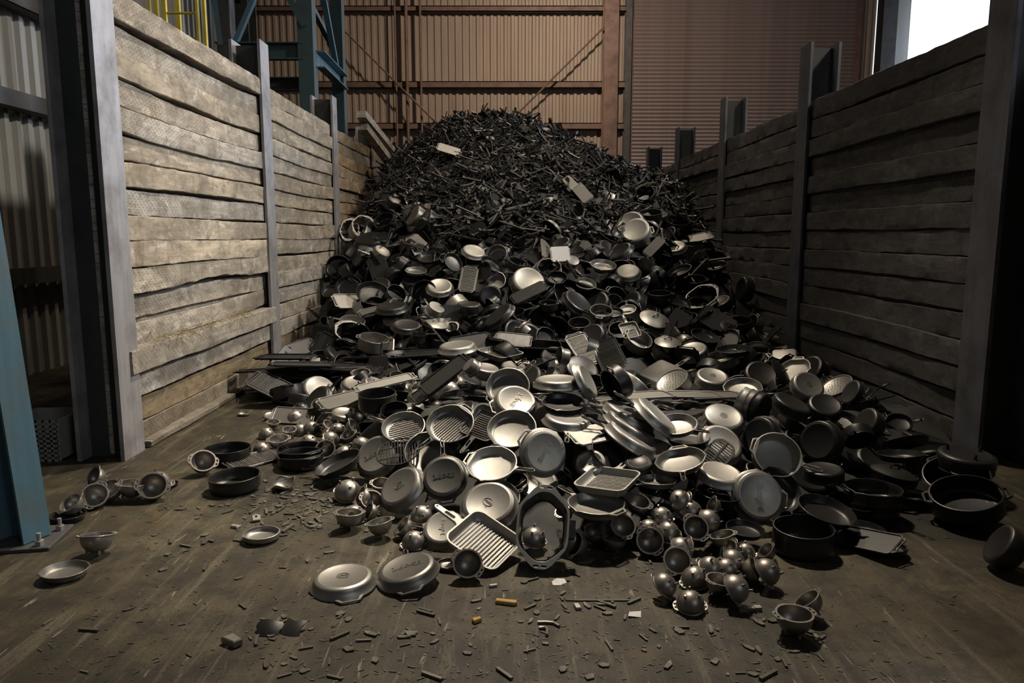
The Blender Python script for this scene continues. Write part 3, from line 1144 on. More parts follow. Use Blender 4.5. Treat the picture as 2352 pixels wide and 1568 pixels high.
def tpl_basin():
    """oblong charcoal grill body: octagonal rounded tub with a slotted flange"""
    A, B, H = .215, .150, .15
    t = T('grill_basin', (H, 2 * A), (0, 2 * A * .8))

    def oct_(a, b, c, n=4):
        pts = []
        ca, cb = a * (1 - c), b * (1 - c * .9)
        raw = [(a, cb * .4), (ca * .95, b), (-ca * .95, b), (-a, cb * .4), (-a, -cb * .4), (-ca * .95, -b), (ca * .95, -b), (a, -cb * .4)]
        for i, p in enumerate(raw):
            q, r = raw[i - 1], raw[(i + 1) % 8]
            for k in range(n):
                u = k / (n - 1)
                p0 = Vector(p).lerp(Vector(q), .28)
                p2 = Vector(p).lerp(Vector(r), .28)
                pp = p0.lerp(Vector(p), u).lerp(Vector(p).lerp(p2, u), u)
                pts.append(tuple(pp))
        return pts
    loops = [(.80, 0), (.86, .008), (.93, H * .6), (.95, H - .012), (.95, H), (.90, H), (.89, H * .6), (.82, .014), (.78, .008)]
    V, F = [], []
    n_ = 32
    for k, z in loops:
        V += [(x, y, z) for x, y in oct_(A * k, B * k, .42)]
    for a in range(len(loops) - 1):
        for i in range(n_):
            F.append((a * n_ + i, a * n_ + (i + 1) % n_, (a + 1) * n_ + (i + 1) % n_, (a + 1) * n_ + i))
    for i in range(n_):      # open below
        F.append(((len(loops) - 1) * n_ + i, (len(loops) - 1) * n_ + (i + 1) % n_, (i + 1) % n_, i))
    t.add('tub', (V, F), IRON, angle=35)
    ho = [oct_(A * .90, B * .90, .42)]
    for s in (1, -1):
        for u in (.022, -.022):
            ho.append(rrect(.010, .030, .004, 2, s * (A + .004), u))
    fl = oct_(A * 1.0, B * .99, .42)
    out = []
    for x, y in fl:
        out.append((x * (1.10 if abs(y) < B * .5 and abs(x) > A * .8 else 1.0), y))
    t.add('flange', prism(out, ho, H - .004, H + .004, .0015), IRON)
    for (x, y) in ((.1, .118), (-.1, .118), (.1, -.118), (-.1, -.118), (.17, 0.05), (-.17, -.05)):
        t.add('lug', box(x - .008, x + .008, y - .012, y + .012, H - .045, H - .006), IRON)
    t.add('draught_hood', box(-.05, .05, -B * .99 - .035, -B * .90, H - .075, H - .006), IRON)
    t.R, t.H, t.wh = A, H, (2 * A, 2 * B)
    return t


GB = tpl_basin()


def tpl_grate():
    R = .15
    t = T('grill_grate', (.008, 2 * R), (0, 2 * R))
    t.add('frame', prism(ellipse(R, R * .92, 40), [ellipse(R - .009, R * .92 - .009, 40)], 0, .010, .002), IRON_D)
    n = 15
    for i in range(n):
        x = -R * .9 + i * R * 1.8 / (n - 1)
        L = R * .92 * sqrt(max(0, 1 - (x / R) ** 2)) - .004
        t.add('bar', box(x - .003, x + .003, -L, L, .0015, .0085), IRON_D)
    for y in (-.05, .05):
        L = sqrt(1 - (y / (R * .92)) ** 2) * R - .006
        t.add('cross_bar', box(-L, L, y - .003, y + .003, 0, .006), IRON_D)
    t.R, t.H = R, .01
    return t


GT = tpl_grate()


def tpl_slot_grate():
    W, D = .30, .20
    t = T('slotted_grate', (.007, W), (0, W))
    ho = []
    for k in range(13):
        x = -W / 2 + .026 + k * (W - .052) / 12
        edge = max(0, abs(x) - W / 2 + .08)
        hl = D / 2 - .016 - edge * .55
        for s in (1, -1):
            ho.append(rrect(.0095, hl - .010, .004, 2, x, s * (hl + .010) / 2))
    t.add('plate', prism(rrect(W, D, .075, 8), ho, 0, .008, .0015), IRON)
    t.add('spine', box(-W / 2 + .01, W / 2 - .01, -.006, .006, .007, .011), IRON)
    t.R, t.H, t.wh = W / 2, .008, (W, D)
    return t


SG = tpl_slot_grate()

MATVAR = {}


def with_mat(mesh, mat):
    """the same mesh in another iron"""
    if mat is None or mesh.materials[0] == mat:
        return mesh
    k = (mesh.name, mat.name)
    if k not in MATVAR:
        m = mesh.copy()
        m.materials.clear()
        m.materials.append(mat)
        MATVAR[k] = m
    return MATVAR[k]


def instance(t, M, scale, name=None, label='', cat='', group=None, handle=True, helper=False, ribs=True, mat=None, logo=None, logo_M=None):
    e = bpy.data.objects.new(name or t.name, None)
    e.empty_display_size = .03
    e.matrix_world = M @ Matrix.Diagonal((scale, scale, scale, 1))
    COL.objects.link(e)
    tag(e, label, cat, group)
    first = None
    for (pn, me, par, opt) in t.parts:
        if opt == 'handle' and not handle: continue
        if opt == 'helper' and not helper: continue
        if opt == 'rib' and not ribs: continue
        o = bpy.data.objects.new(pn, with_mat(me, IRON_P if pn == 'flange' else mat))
        COL.objects.link(o)
        o.parent = first if opt == 'rib' and first else e
        first = first or o
    if logo:
        me = LOGO if logo == 'L' else EMBLEM
        o = bpy.data.objects.new('base_lettering' if logo == 'L' else 'base_emblem', with_mat(me, mat))
        COL.objects.link(o)
        o.parent = first
        o.matrix_local = logo_M
    return e

# ================================================================== THE PILE: shape of its upper surface
def lerp_tab(tab, x):
    if x <= tab[0][0]:
        return tab[0][1]
    for (a, va), (b, vb) in zip(tab[:-1], tab[1:]):
        if x <= b:
            return va + (vb - va) * (x - a) / (b - a)
    return tab[-1][1]


TOE = [(-3, 7.3), (-2.2, 6.5), (-1.6, 5.5), (-1.1, 4.5), (-.6, 3.75), (0, 3.45), (1, 3.4), (1.7, 3.6), (2.5, 4.1), (3.3, 4.5)]
CREST = [(-3, .16), (-1.6, .24), (-.9, .42), (-.2, .66), (.5, .66), (1.2, .50), (1.8, .44), (2.4, .44), (3.2, .36)]
MAIN = [(6.0, .20), (7.0, .34), (7.8, .50), (8.6, .82), (9.4, 1.22), (10.6, 1.84), (13, 3.0), (15.3, 3.9), (16.2, 4.06), (18.5, 4.06), (22, 2.6)]
CAPX = [(-3.4, 1.8), (-2.6, 2.6), (-2.0, 3.35), (-1.3, 3.95), (-.3, 4.02), (.3, 3.85), (1.2, 3.2), (2.2, 2.6), (3.3, 2.35)]


def HS(x, y):
    """height of the heap"""
    toe = lerp_tab(TOE, x)
    cr = lerp_tab(CREST, x)
    u = (y - toe) / 1.35
    m = 0.0
    if u > 0:
        m = cr * min(1.0, u) ** .85
        if u > 1:
            m = cr + (.30 - cr) * min(1, (y - toe - 1.35) / max(.5, 6.6 - toe - 1.35))
    s = y - .27 * (x - .1) ** 2 if x < .1 else y - .19 * (x - .1) ** 2
    p = lerp_tab(MAIN, s) if s > 6 else 0
    p = min(p, lerp_tab(CAPX, x))
    if u <= 0:
        return 0.0
    return max(m, p)


def march(px, py, lift=0.0):
    d = ray(px, py)
    t = 2.2
    while t < 30:
        p = CAM + d * t
        if p.z <= max(0.0, HS(p.x, p.y)) + lift:
            break
        t += .02
    return t


def view_frame(px, py):
    d = ray(px, py).normalized()
    w = -d
    r = UPV.cross(w).normalized()
    u = w.cross(r)
    return r, u, w


AUTO, MARKS = [], []
# things easy to find, by which their neighbours are told apart
LM = {(788, 1321): 'the lone emblem skillet', (933, 1299): 'the lettered floor skillet', (1113, 1236): 'the leaning square pan', (1247, 1208): 'the oblong tub',
      (1019, 1092): 'the lettered upright base', (914, 1036): 'the barred grate', (1033, 971): 'the round ribbed pan', (1253, 1038): 'the pale lettered base',
      (1129, 1062): 'the bright open skillet', (1166, 887): 'the raised-handle skillet', (1395, 1097): 'the level grill pan', (1369, 1154): 'the wide helper-handle skillet',
      (1645, 1047): 'the slotted grate', (1746, 1137): 'the right lettered base', (1787, 1043): 'the deep open skillet', (1663, 953): 'the deep emblem pan',
      (1457, 996): 'the three leaning skillets', (1750, 856): 'the upturned bare pot', (1517, 852): 'the black square pan', (1823, 846): 'the wall-side bright skillet',
      (1846, 1209): 'the large floor pot', (2196, 1088): 'the camp ovens', (1825, 1407): 'the lone upright kettle', (1493, 1241): 'the outward-facing kettle',
      (1588, 1362): 'the foremost upturned kettle', (802, 1175): 'the heap-edge upright kettle', (467, 1057): 'the two black skillets', (223, 1226): 'the blue column',
      (350, 1114): 'the first left post', (689, 1027): 'the three stacked skillets', (642, 893): 'the leaning ribbed griddle', (672, 953): 'the griddle under a kettle',
      (866, 902): 'the dark upright pot', (885, 876): 'the pale left griddle', (148, 1306): 'the lone grey pan', (600, 1222): 'the stub-handled pan',
      (1075, 836): 'the shining tall pot', (1404, 886): 'the tipped black pot', (1081, 786): 'the standing black griddle', (1398, 812): 'the leaning black griddles',
      (836, 520): 'the bright grill tub', (810, 765): 'the dark left tub', (1612, 680): 'the black right tub', (1262, 612): 'the upturned tub', (817, 690): 'the tan flat griddle',
      (872, 622): 'the dark leaning griddle', (1076, 640): 'the upright ribbed griddle', (1215, 670): 'the round pot base', (1338, 443): 'the tan scrap griddle',
      (1288, 583): 'the white griddle', (1600, 545): 'the tan edge griddle', (1645, 735): 'the right leaning griddle', (1032, 343): 'the griddle below the peak', (1458, 527): 'the tan pots',
      (1985, 1235): 'the loop-handled griddle', (774, 1060): 'the kettle-filled skillet'}


KINDS = {'skillet': ('cast iron skillet', 'skillet'), 'grill_pan': ('round ribbed cast iron grill pan', 'grill pan'), 'square_grill_pan': ('square ribbed grill pan', 'grill pan'),
         'griddle': ('long rectangular iron griddle', 'griddle'), 'dutch_oven': ('deep iron dutch oven', 'dutch oven'), 'camp_oven': ('three-legged iron camp oven', 'camp oven'),
         'saucepan': ('tall flanged iron pot', 'pot'), 'pot_lid': ('domed iron lid', 'lid'), 'small_kettle': ('small three-legged kettle', 'kettle'),
         'grill_basin': ('oblong iron grill tub', 'grill tub'), 'grill_grate': ('round barred iron grate', 'grate'), 'slotted_grate': ('oblong slotted iron grate', 'grate')}


def auto_label(t, nz, mat=None):
    st = 'open side up' if nz > .72 else ('upside down' if nz < -.62 else 'tipped on its side')
    k, c = KINDS[t.name]
    if t.name in ('griddle', 'grill_grate', 'slotted_grate'):
        st = 'lying flat' if abs(nz) > .8 else 'leaning'
    if t is LID:
        st = 'dome up' if nz > .62 else ('upside down' if nz < -.62 else 'tipped on its side')
    col = 'black ' if mat is IRON_D else ('pale ' if mat is IRON_P else 'grey ')
    if t is SKS: k = 'small ' + k
    if t is SKD: k = 'deep ' + k
    if t is GR: k = 'ribbed ' + k
    if t is GF: k = 'plain ' + k
    return col + k + ' ' + st, c


def near_mark(p):
    return min(MARKS, key=lambda q: (q[0] - p).length_squared)[1]


PLACED = []


def finish(t, px, py, R3, spx, ref, face, floor, lift, dd, kw, label, la):
    """R3 local->world rotation, spx px per local metre, ref local point that projects to px,py"""
    d = ray(px, py)

    def at(tt):
        s = spx * tt / FPX
        P = CAM + d * tt
        return s, P - R3 @ (ref * s)

    def minz(tt):
        s, L = at(tt)
        return min((R3 @ (v * s) + L).z for v in t.pts)
    lo, hi = 1.5, 26.0
    for _ in range(34):
        mid = (lo + hi) / 2
        if minz(mid) > .003: lo = mid
        else: hi = mid
    tf = lo
    tt = tf if floor else min(tf, march(px, py, lift) + dd)
    s, L = at(tt)
    M = Matrix.Translation(L) @ R3.to_4x4()
    P = CAM + d * tt
    nz = R3.col[2].z
    mat = kw.get('mat')
    lab, cat = auto_label(t, nz, mat)
    grp = None
    if label:
        lab = label
    lg, lM = kw.pop('logo', None), None
    if lg:
        r, u, w = view_frame(px, py)
        n = -R3.col[2]
        v = r * cos(radians(la)) + u * sin(radians(la))
        v = v + w * (-(v.dot(n)) / w.dot(n))
        v.normalize()
        lx = R3.transposed() @ v
        lx.z = 0
        lx.normalize()
        ly = Vector((0, 0, -1)).cross(lx)
        Rm = Matrix((lx, ly, Vector((0, 0, -1)))).transposed()
        k = t.R / .155 * (1.15 if lg == 'L' else 1.4)
        lM = Matrix.Translation((0, 0, .0006)) @ Rm.to_4x4() @ Matrix.Diagonal((k, k, 1, 1))
    e = instance(t, M, s, None, lab, cat, grp, logo=lg, logo_M=lM, **kw)
    if not label:
        AUTO.append((e, P, lab))
    if (px, py) in LM:
        MARKS.append((P, LM[(px, py)]))
    PLACED.append((P, t.R * s, px, py))
    return e


def hero(t, px, py, maj, asp, ang=0, face='in', h=None, label=None, floor=False, nd=None, lift=0.02, dd=0.0, la=0, **kw):
    if t is LID:
        face = 'out' if face == 'in' else 'in'
    r, u, w = view_frame(px, py)
    if asp is None:
        n = Vector((0, 0, 1))
        n = (n + Vector((random.uniform(-.04, .04), random.uniform(-.04, .04), 0))).normalized()
    else:
        best = None
        for cand in ([nd] if nd is not None else [ang + 90, ang - 90]):
            c = radians(cand)
            v = w * asp + (r * cos(c) + u * sin(c)) * sqrt(max(0, 1 - asp * asp))
            if best is None or v.z > best.z:
                best = v
        n = best.normalized()
    hh = radians(h if h is not None else random.uniform(0, 360))
    v = r * cos(hh) + u * sin(hh)
    den = w.dot(n)
    if abs(den) < .12:
        den = .12 if den >= 0 else -.12
    v = v + w * (-(v.dot(n)) / den)
    v = (v - n * v.dot(n)).normalized()
    z = n if face == 'in' else -n
    R3 = Matrix((v, z.cross(v), z)).transposed()
    zc, dia = t.top if face == 'in' else t.base
    if h is None and 'handle' not in kw and t.name in ('skillet', 'grill_pan', 'saucepan'):
        kw['handle'] = False
    return finish(t, px, py, R3, maj / dia, Vector((0, 0, zc)), face, floor, lift, dd, kw, label, la)


def heroq(t, px, py, a, b, face='in', label=None, floor=False, lift=.02, dd=0.0, flip=False, **kw):
    """a, b: picture vectors (right, up) of the full local x and y extents"""
    r, u, w = view_frame(px, py)
    W, D = getattr(t, 'wh', (t.R * 2, t.R * 2))
    a2, b2 = Vector(a) / W, Vector(b) / D
    cr = a2.x * b2.y - a2.y * b2.x
    if (cr > 0) != (face == 'in'):
        b2 = -b2
    p, q = a2.dot(b2), b2.length_squared - a2.length_squared
    az2 = (q + sqrt(q * q + 4 * p * p)) / 2
    best = None
    for sg in (1, -1):
        if az2 > 1e-9:
            az = sg * sqrt(az2)
            bz = -p / az
        else:
            az, bz = 0, sg * sqrt(max(0, -q))
        A = (r * a2.x + u * a2.y + w * az)
        B = (r * b2.x + u * b2.y + w * bz)
        n = A.cross(B).normalized()
        vis = n if face == 'in' else -n
        if best is None or (vis.z > best[0]) != flip:
            best = (vis.z, A.normalized(), n, A.length)
    _, x, n, s = best
    R3 = Matrix((x, n.cross(x), n)).transposed()
    return finish(t, px, py, R3, s, Vector((0, 0, t.H if face == 'in' else 0)), face, floor, lift, dd, kw, label, 0)


D_, P_ = IRON_D, IRON_P
# ------------------------------------------------------------------ the front heap, casting by casting
# two skillets lying on the open floor
hero(SK, 788, 1321, 114, None, 0, 'out', 112, 'grey skillet upside down alone on the open floor, small emblem on its base', True, handle=False, helper=True, logo='E', la=6)
hero(SK, 933, 1299, 112, .46, 14, 'out', 98, 'grey lettered skillet upside down on the floor next to the lone emblem skillet', True, handle=True, helper=True, logo='L', la=14)
hero(SKS, 1030, 1292, 52, None, 0, 'in', 20, 'small dark skillet on the floor under the round kettle by the grill pan', True, handle=False)
hero(KT, 1074, 1293, 66, .95, 0, 'in', -35, 'kettle facing outwards beside the corner of the square grill pan on the floor', True)
heroq(SQ, 1113, 1236, (-112, 76), (78, 68), 'in', 'square ribbed grill pan leaning at the front of the heap against the oblong tub', True, helper=False, mat=P_)
heroq(GB, 1247, 1208, (14, 172), (-122, 10), 'in', 'black oblong grill tub with slotted flange standing open at the front of the heap', True, mat=D_)
hero(SK, 1019, 1092, 82, .93, 30, 'out', 95, 'skillet showing its lettered base, handle up, between the emblem skillet and the barred grate', helper=True, logo='L', la=8)
hero(SK, 916, 1114, 90, .62, 45, 'out', None, 'skillet standing on its edge over the kettles, emblem base turned outward', nd=135, logo='E', la=50, lift=.05)
hero(SK, 860, 1043, 84, .76, 58, 'out', None, 'skillet with a lettered base half behind the round barred grate', nd=140, logo='L', la=25)
hero(GT, 914, 1036, 104, .62, 15, 'in', 10, 'round barred grate resting on the front heap', lift=.07)
hero(SK, 985, 1036, 112, .82, 0, 'in', None, 'skillet open side up behind the barred grate', lift=-.02)
hero(GP, 1033, 971, 111, .77, 12, 'in', -140, 'round ribbed grill pan with helper handle on top of the front heap', helper=True, lift=.06)
hero(GP, 926, 978, 100, .68, 10, 'in', 166, 'round ribbed grill pan with its handle towards the left wall', lift=.02)
hero(SK, 1175, 982, 114, .76, 8, 'in', -32, 'open skillet between the ribbed pan and the pale lettered base', lift=.05)
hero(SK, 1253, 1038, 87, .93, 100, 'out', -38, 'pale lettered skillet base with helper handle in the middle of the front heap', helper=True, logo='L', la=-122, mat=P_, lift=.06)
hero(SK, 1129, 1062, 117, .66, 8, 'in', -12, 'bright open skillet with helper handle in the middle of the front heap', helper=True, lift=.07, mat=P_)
hero(SK, 1185, 918, 79, .76, -12, 'out', 8, 'lettered skillet base just behind the open skillets', handle=False, helper=True, logo='L', la=-128, lift=.05)
hero(SK, 1166, 887, 101, .85, 10, 'in', 42, 'open grey skillet with its handle raised at the crest of the front heap', helper=True, lift=.05)
hero(SK, 1281, 868, 88, .20, 0, 'out', 175, 'skillet lying upside down at the crest of the front heap', lift=.06)
hero(SK, 1294, 921, 102, .40, -4, 'in', -10, 'dark open skillet stacked on an upturned one near the crest', helper=True, lift=.05, mat=D_)
hero(SK, 1303, 955, 86, .36, -6, 'out', -88, 'upturned skillet with its handle pointing down over the pale griddle', lift=.05)
heroq(GF, 1372, 993, (108, 22), (-38, 34), 'out', 'pale plain griddle upside down under the upturned skillet', mat=P_)
heroq(SQ, 1395, 1097, (50, 46), (-114, 12), 'in', 'square ribbed grill pan lying level with its handle away from the tub', lift=.06, mat=P_)
hero(SK, 1369, 1154, 131, .38, -3, 'in', 160, 'wide open skillet with helper handle above the loose kettles', helper=True, lift=.10)
hero(SK, 1508, 1100, 90, .26, -2, 'in', 200, 'dark skillet seen from its side beside the level square grill pan', lift=.03)
hero(SK, 1562, 1053, 114, .48, 12, 'in', -80, 'open skillet with its handle towards the kettles, next to the slotted grate', helper=True, lift=.08)
heroq(SG, 1645, 1047, (56, 66), (-46, 34), 'in', 'oblong slotted grate leaning between the open skillet and the blue-lit deep pan', lift=.06)
hero(SK, 1656, 1081, 84, .45, -12, 'out', None, 'pale upturned skillet under the slotted grate', lift=.05, mat=P_)
hero(SK, 1746, 1137, 97, .90, 120, 'out', 175, 'lettered skillet base with helper handle above the kettles and the floor pot', helper=True, logo='L', la=90, lift=.05)
hero(SK, 1792, 1122, 112, .70, -50, 'in', None, 'dark skillet tucked behind the lettered base near the floor pot', lift=-.03, mat=D_)
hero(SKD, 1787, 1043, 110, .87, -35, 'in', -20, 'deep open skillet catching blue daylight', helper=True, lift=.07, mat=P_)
hero(SKD, 1663, 953, 76, .62, -15, 'out', None, 'deep pan upside down with a round emblem on its base', logo='E', la=-20, lift=.07)
hero(SK, 1660, 1013, 82, .72, -35, 'out', None, 'skillet base with emblem half behind the slotted grate', logo='E', la=-20, lift=.02)
heroq(SG, 1610, 985, (30, 50), (-36, 18), 'in', 'slotted grate peeking out from under the open skillet', lift=-.02)
hero(SK, 1553, 972, 95, .50, 4, 'in', -15, 'open skillet with a tilted skillet resting in it', helper=False, lift=.05)
hero(SK, 1512, 948, 98, .17, -43, 'out', 142, 'skillet standing on edge inside the open skillet', nd=47, lift=.10)
hero(SK, 1457, 996, 106, .22, -33, 'out', 150, 'lowest of three skillets leaning side by side', nd=57, lift=.03)
hero(SK, 1454, 968, 104, .22, -31, 'out', 150, 'middle one of three skillets leaning side by side', nd=59, lift=.04)
hero(SK, 1449, 942, 100, .22, -25, 'out', 152, 'topmost of three skillets leaning side by side', nd=65, lift=.05)
hero(DO, 1750, 856, 62, .75, -20, 'out', 160, 'dark pot upside down with bare round base near the right wall', helper=True, mat=D_, lift=.06)
hero(SK, 1823, 846, 74, .60, 22, 'in', -112, 'open skillet highest of those against the right timber wall', helper=True, lift=.06, mat=P_)
hero(SK, 1848, 838, 74, .55, 10, 'in', None, 'dark skillet behind the bright open one at the right wall', lift=.0, mat=D_)
hero(SKD, 1859, 882, 62, .72, -35, 'out', None, 'deep pan base turned to the light beside the right timber wall', logo='E', la=-30, lift=.05)
hero(LID, 1793, 856, 74, .25, -60, 'out', 30, 'black lid on edge between the upturned pot and the open skillet', nd=30, mat=D_, lift=.07)
hero(SK, 1706, 889, 86, .55, 0, 'in', -100, 'open skillet with a pale floor below the upturned pot', lift=.03)
hero(SKD, 1637, 861, 62, .50, -10, 'out', None, 'deep upturned pan with shining base at the back of the front heap', logo='E', la=0, lift=.06)
hero(SKD, 1654, 817, 85, .30, 12, 'in', 24, 'deep open skillet with its handle pointing at the right wall', lift=.05)
heroq(SQ, 1517, 852, (64, 40), (-62, 28), 'out', 'black square pan upside down with its handle raised', mat=D_, helper=False, lift=.06)
hero(LID, 1547, 880, 62, .55, 30, 'in', 0, 'upturned lid dotted with spikes behind the black square pan', lift=.02)
hero(SKD, 1951, 899, 52, .50, 62, 'out', -20, 'deep pan tipped against the right timber wall, handle hanging', nd=152, lift=.06, mat=D_)
hero(LID, 1925, 892, 60, .5, 30, 'in', 0, 'spiked lid showing behind the tipped deep pan', lift=.0)
hero(SKD, 1897, 927, 64, .64, -15, 'out', 20, 'dark deep pan upside down with another handle lying across it', lift=.05, mat=D_)
hero(DO, 1984, 968, 60, .6, 62, 'out', None, 'black pot on its side touching the right timber wall', nd=150, lift=.05, mat=D_)
hero(SKD, 1878, 1012, 80, .84, 82, 'out', 170, 'black deep pan with round ridge standing beside the blue-lit pan', nd=170, lift=.08, mat=D_)
hero(SKD, 1722, 930, 60, .35, 60, 'out', None, 'first of a row of nested deep pans on edge', nd=-20, lift=.03)
hero(SKD, 1738, 936, 62, .35, 60, 'out', None, 'second of a row of nested deep pans on edge', nd=-20, lift=.03)
hero(SKD, 1756, 942, 64, .40, 60, 'out', None, 'third of a row of nested deep pans on edge', nd=-20, lift=.04, mat=D_)
hero(SKD, 1822, 922, 74, .30, -28, 'out', 150, 'deep skillet tilted over the nested pans', nd=62, lift=.10, mat=D_)
hero(SK, 1740, 1000, 76, .80, 70, 'out', None, 'dark skillet base above the blue-lit pan', nd=160, lift=.02, mat=D_)
hero(DO, 1975, 1012, 66, .55, -30, 'in', None, 'black pot open towards the front at the right wall', nd=-70, lift=.05, mat=D_)
hero(SKD, 1892, 1074, 74, .36, -2, 'out', -22, 'black deep skillet upside down right of the blue-lit pan', lift=.05, mat=D_)
hero(SKD, 2006, 1118, 124, .30, -4, 'in', -15, 'black deep skillet open on a stack beside the camp ovens', lift=.08, mat=D_, floor=False)
hero(SKD, 2004, 1150, 118, .28, -4, 'in', -15, 'black skillet at the bottom of the stack beside the camp ovens', True, mat=D_)
hero(SK, 1900, 1168, 130, .42, -18, 'in', 196, 'wide black skillet resting across the stacked pans and the floor pot', lift=.10, mat=D_)
hero(SK, 1965, 1150, 110, .34, -8, 'in', 0, 'black skillet half under the wide black skillet', helper=True, handle=False, lift=.0, mat=D_)
hero(SK, 1985, 1212, 96, .36, -8, 'in', None, 'black skillet lying on the loop-handled griddle', lift=.06, mat=D_)
heroq(GF, 1985, 1235, (130, -14), (34, 44), 'in', 'black loop-handled griddle on the floor near the right edge of the heap', True, mat=D_)
hero(SKS, 2042, 1254, 76, None, 0, 'in', 82, 'small black skillet alone at the right tip of the heap', True, mat=D_)
hero(DO, 1846, 1209, 134, None, 0, 'in', 164, 'large open black pot standing on the floor at the right front', True, mat=D_, handle=True, helper=False)
hero(SK, 1712, 1212, 86, .42, -8, 'in', 125, 'dark open skillet between the kettles and the large floor pot', lift=.02, mat=D_)
# camp ovens on the right
hero(DOL, 2196, 1088, 138, .63, 0, 'in', -40, 'black camp oven open side up beside the right steel post', True, mat=D_, helper=True)
hero(DOL, 2222, 1040, 100, .30, -8, 'out', 60, 'black camp oven upside down against the right steel post', lift=.22, mat=D_, helper=True)
hero(DOL, 2218, 1130, 150, .55, 4, 'in', 10, 'outer camp oven nested under the open one', True, mat=D_, helper=True)
hero(DO, 2290, 1245, 84, .4, 60, 'out', 0, 'big black pot on its side at the right edge of the floor', True, mat=D_, nd=150)
hero(SK, 2068, 1040, 100, .18, 2, 'in', 4, 'thin dark skillet in front of the right timber wall', lift=.05, mat=D_)
hero(SK, 2126, 1034, 84, .26, 14, 'in', None, 'dark skillet rim tilted beside the camp ovens', lift=.05, mat=D_)
hero(LID, 2052, 1086, 100, .22, -14, 'out', 0, 'dark domed lid lying in the right-hand heap', lift=.05, mat=D_)
hero(LID, 2100, 1110, 92, .26, -18, 'out', 0, 'second dark domed lid beside the camp ovens', lift=.03, mat=D_)

hero(SK, 1121, 1152, 104, .80, 12, 'out', 40, 'skillet base with a square emblem behind the leaning square grill pan', handle=False, helper=True, logo='E', la=-40, lift=.05)
hero(SK, 1018, 1208, 78, .80, 20, 'out', 168, 'bright skillet base with its handle out over the floor beside the square grill pan', logo='L', la=86, mat=P_, lift=.06)
hero(SK, 1142, 1130, 110, .6, -20, 'in', None, 'skillet half hidden under the bright open one', lift=-.03)
hero(SQ, 1112, 968, 92, .72, 24, 'in', -128, 'square ribbed pan wedged under the round skillets', lift=-.01)
hero(SKS, 1356, 1060, 54, .86, 10, 'out', None, 'small pale skillet base between the lettered base and the level grill pan', logo='E', la=30, lift=-.02)
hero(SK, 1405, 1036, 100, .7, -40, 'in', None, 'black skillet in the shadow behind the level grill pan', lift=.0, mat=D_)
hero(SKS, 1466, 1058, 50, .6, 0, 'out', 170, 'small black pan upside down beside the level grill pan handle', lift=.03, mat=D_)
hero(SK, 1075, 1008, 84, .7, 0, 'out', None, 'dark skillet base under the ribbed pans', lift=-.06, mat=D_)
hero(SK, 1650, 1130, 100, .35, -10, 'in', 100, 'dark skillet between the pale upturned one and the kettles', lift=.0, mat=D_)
hero(SK, 1580, 1000, 100, .4, 0, 'in', None, 'black skillet under the open skillets right of the leaning three', lift=-.02, mat=D_)

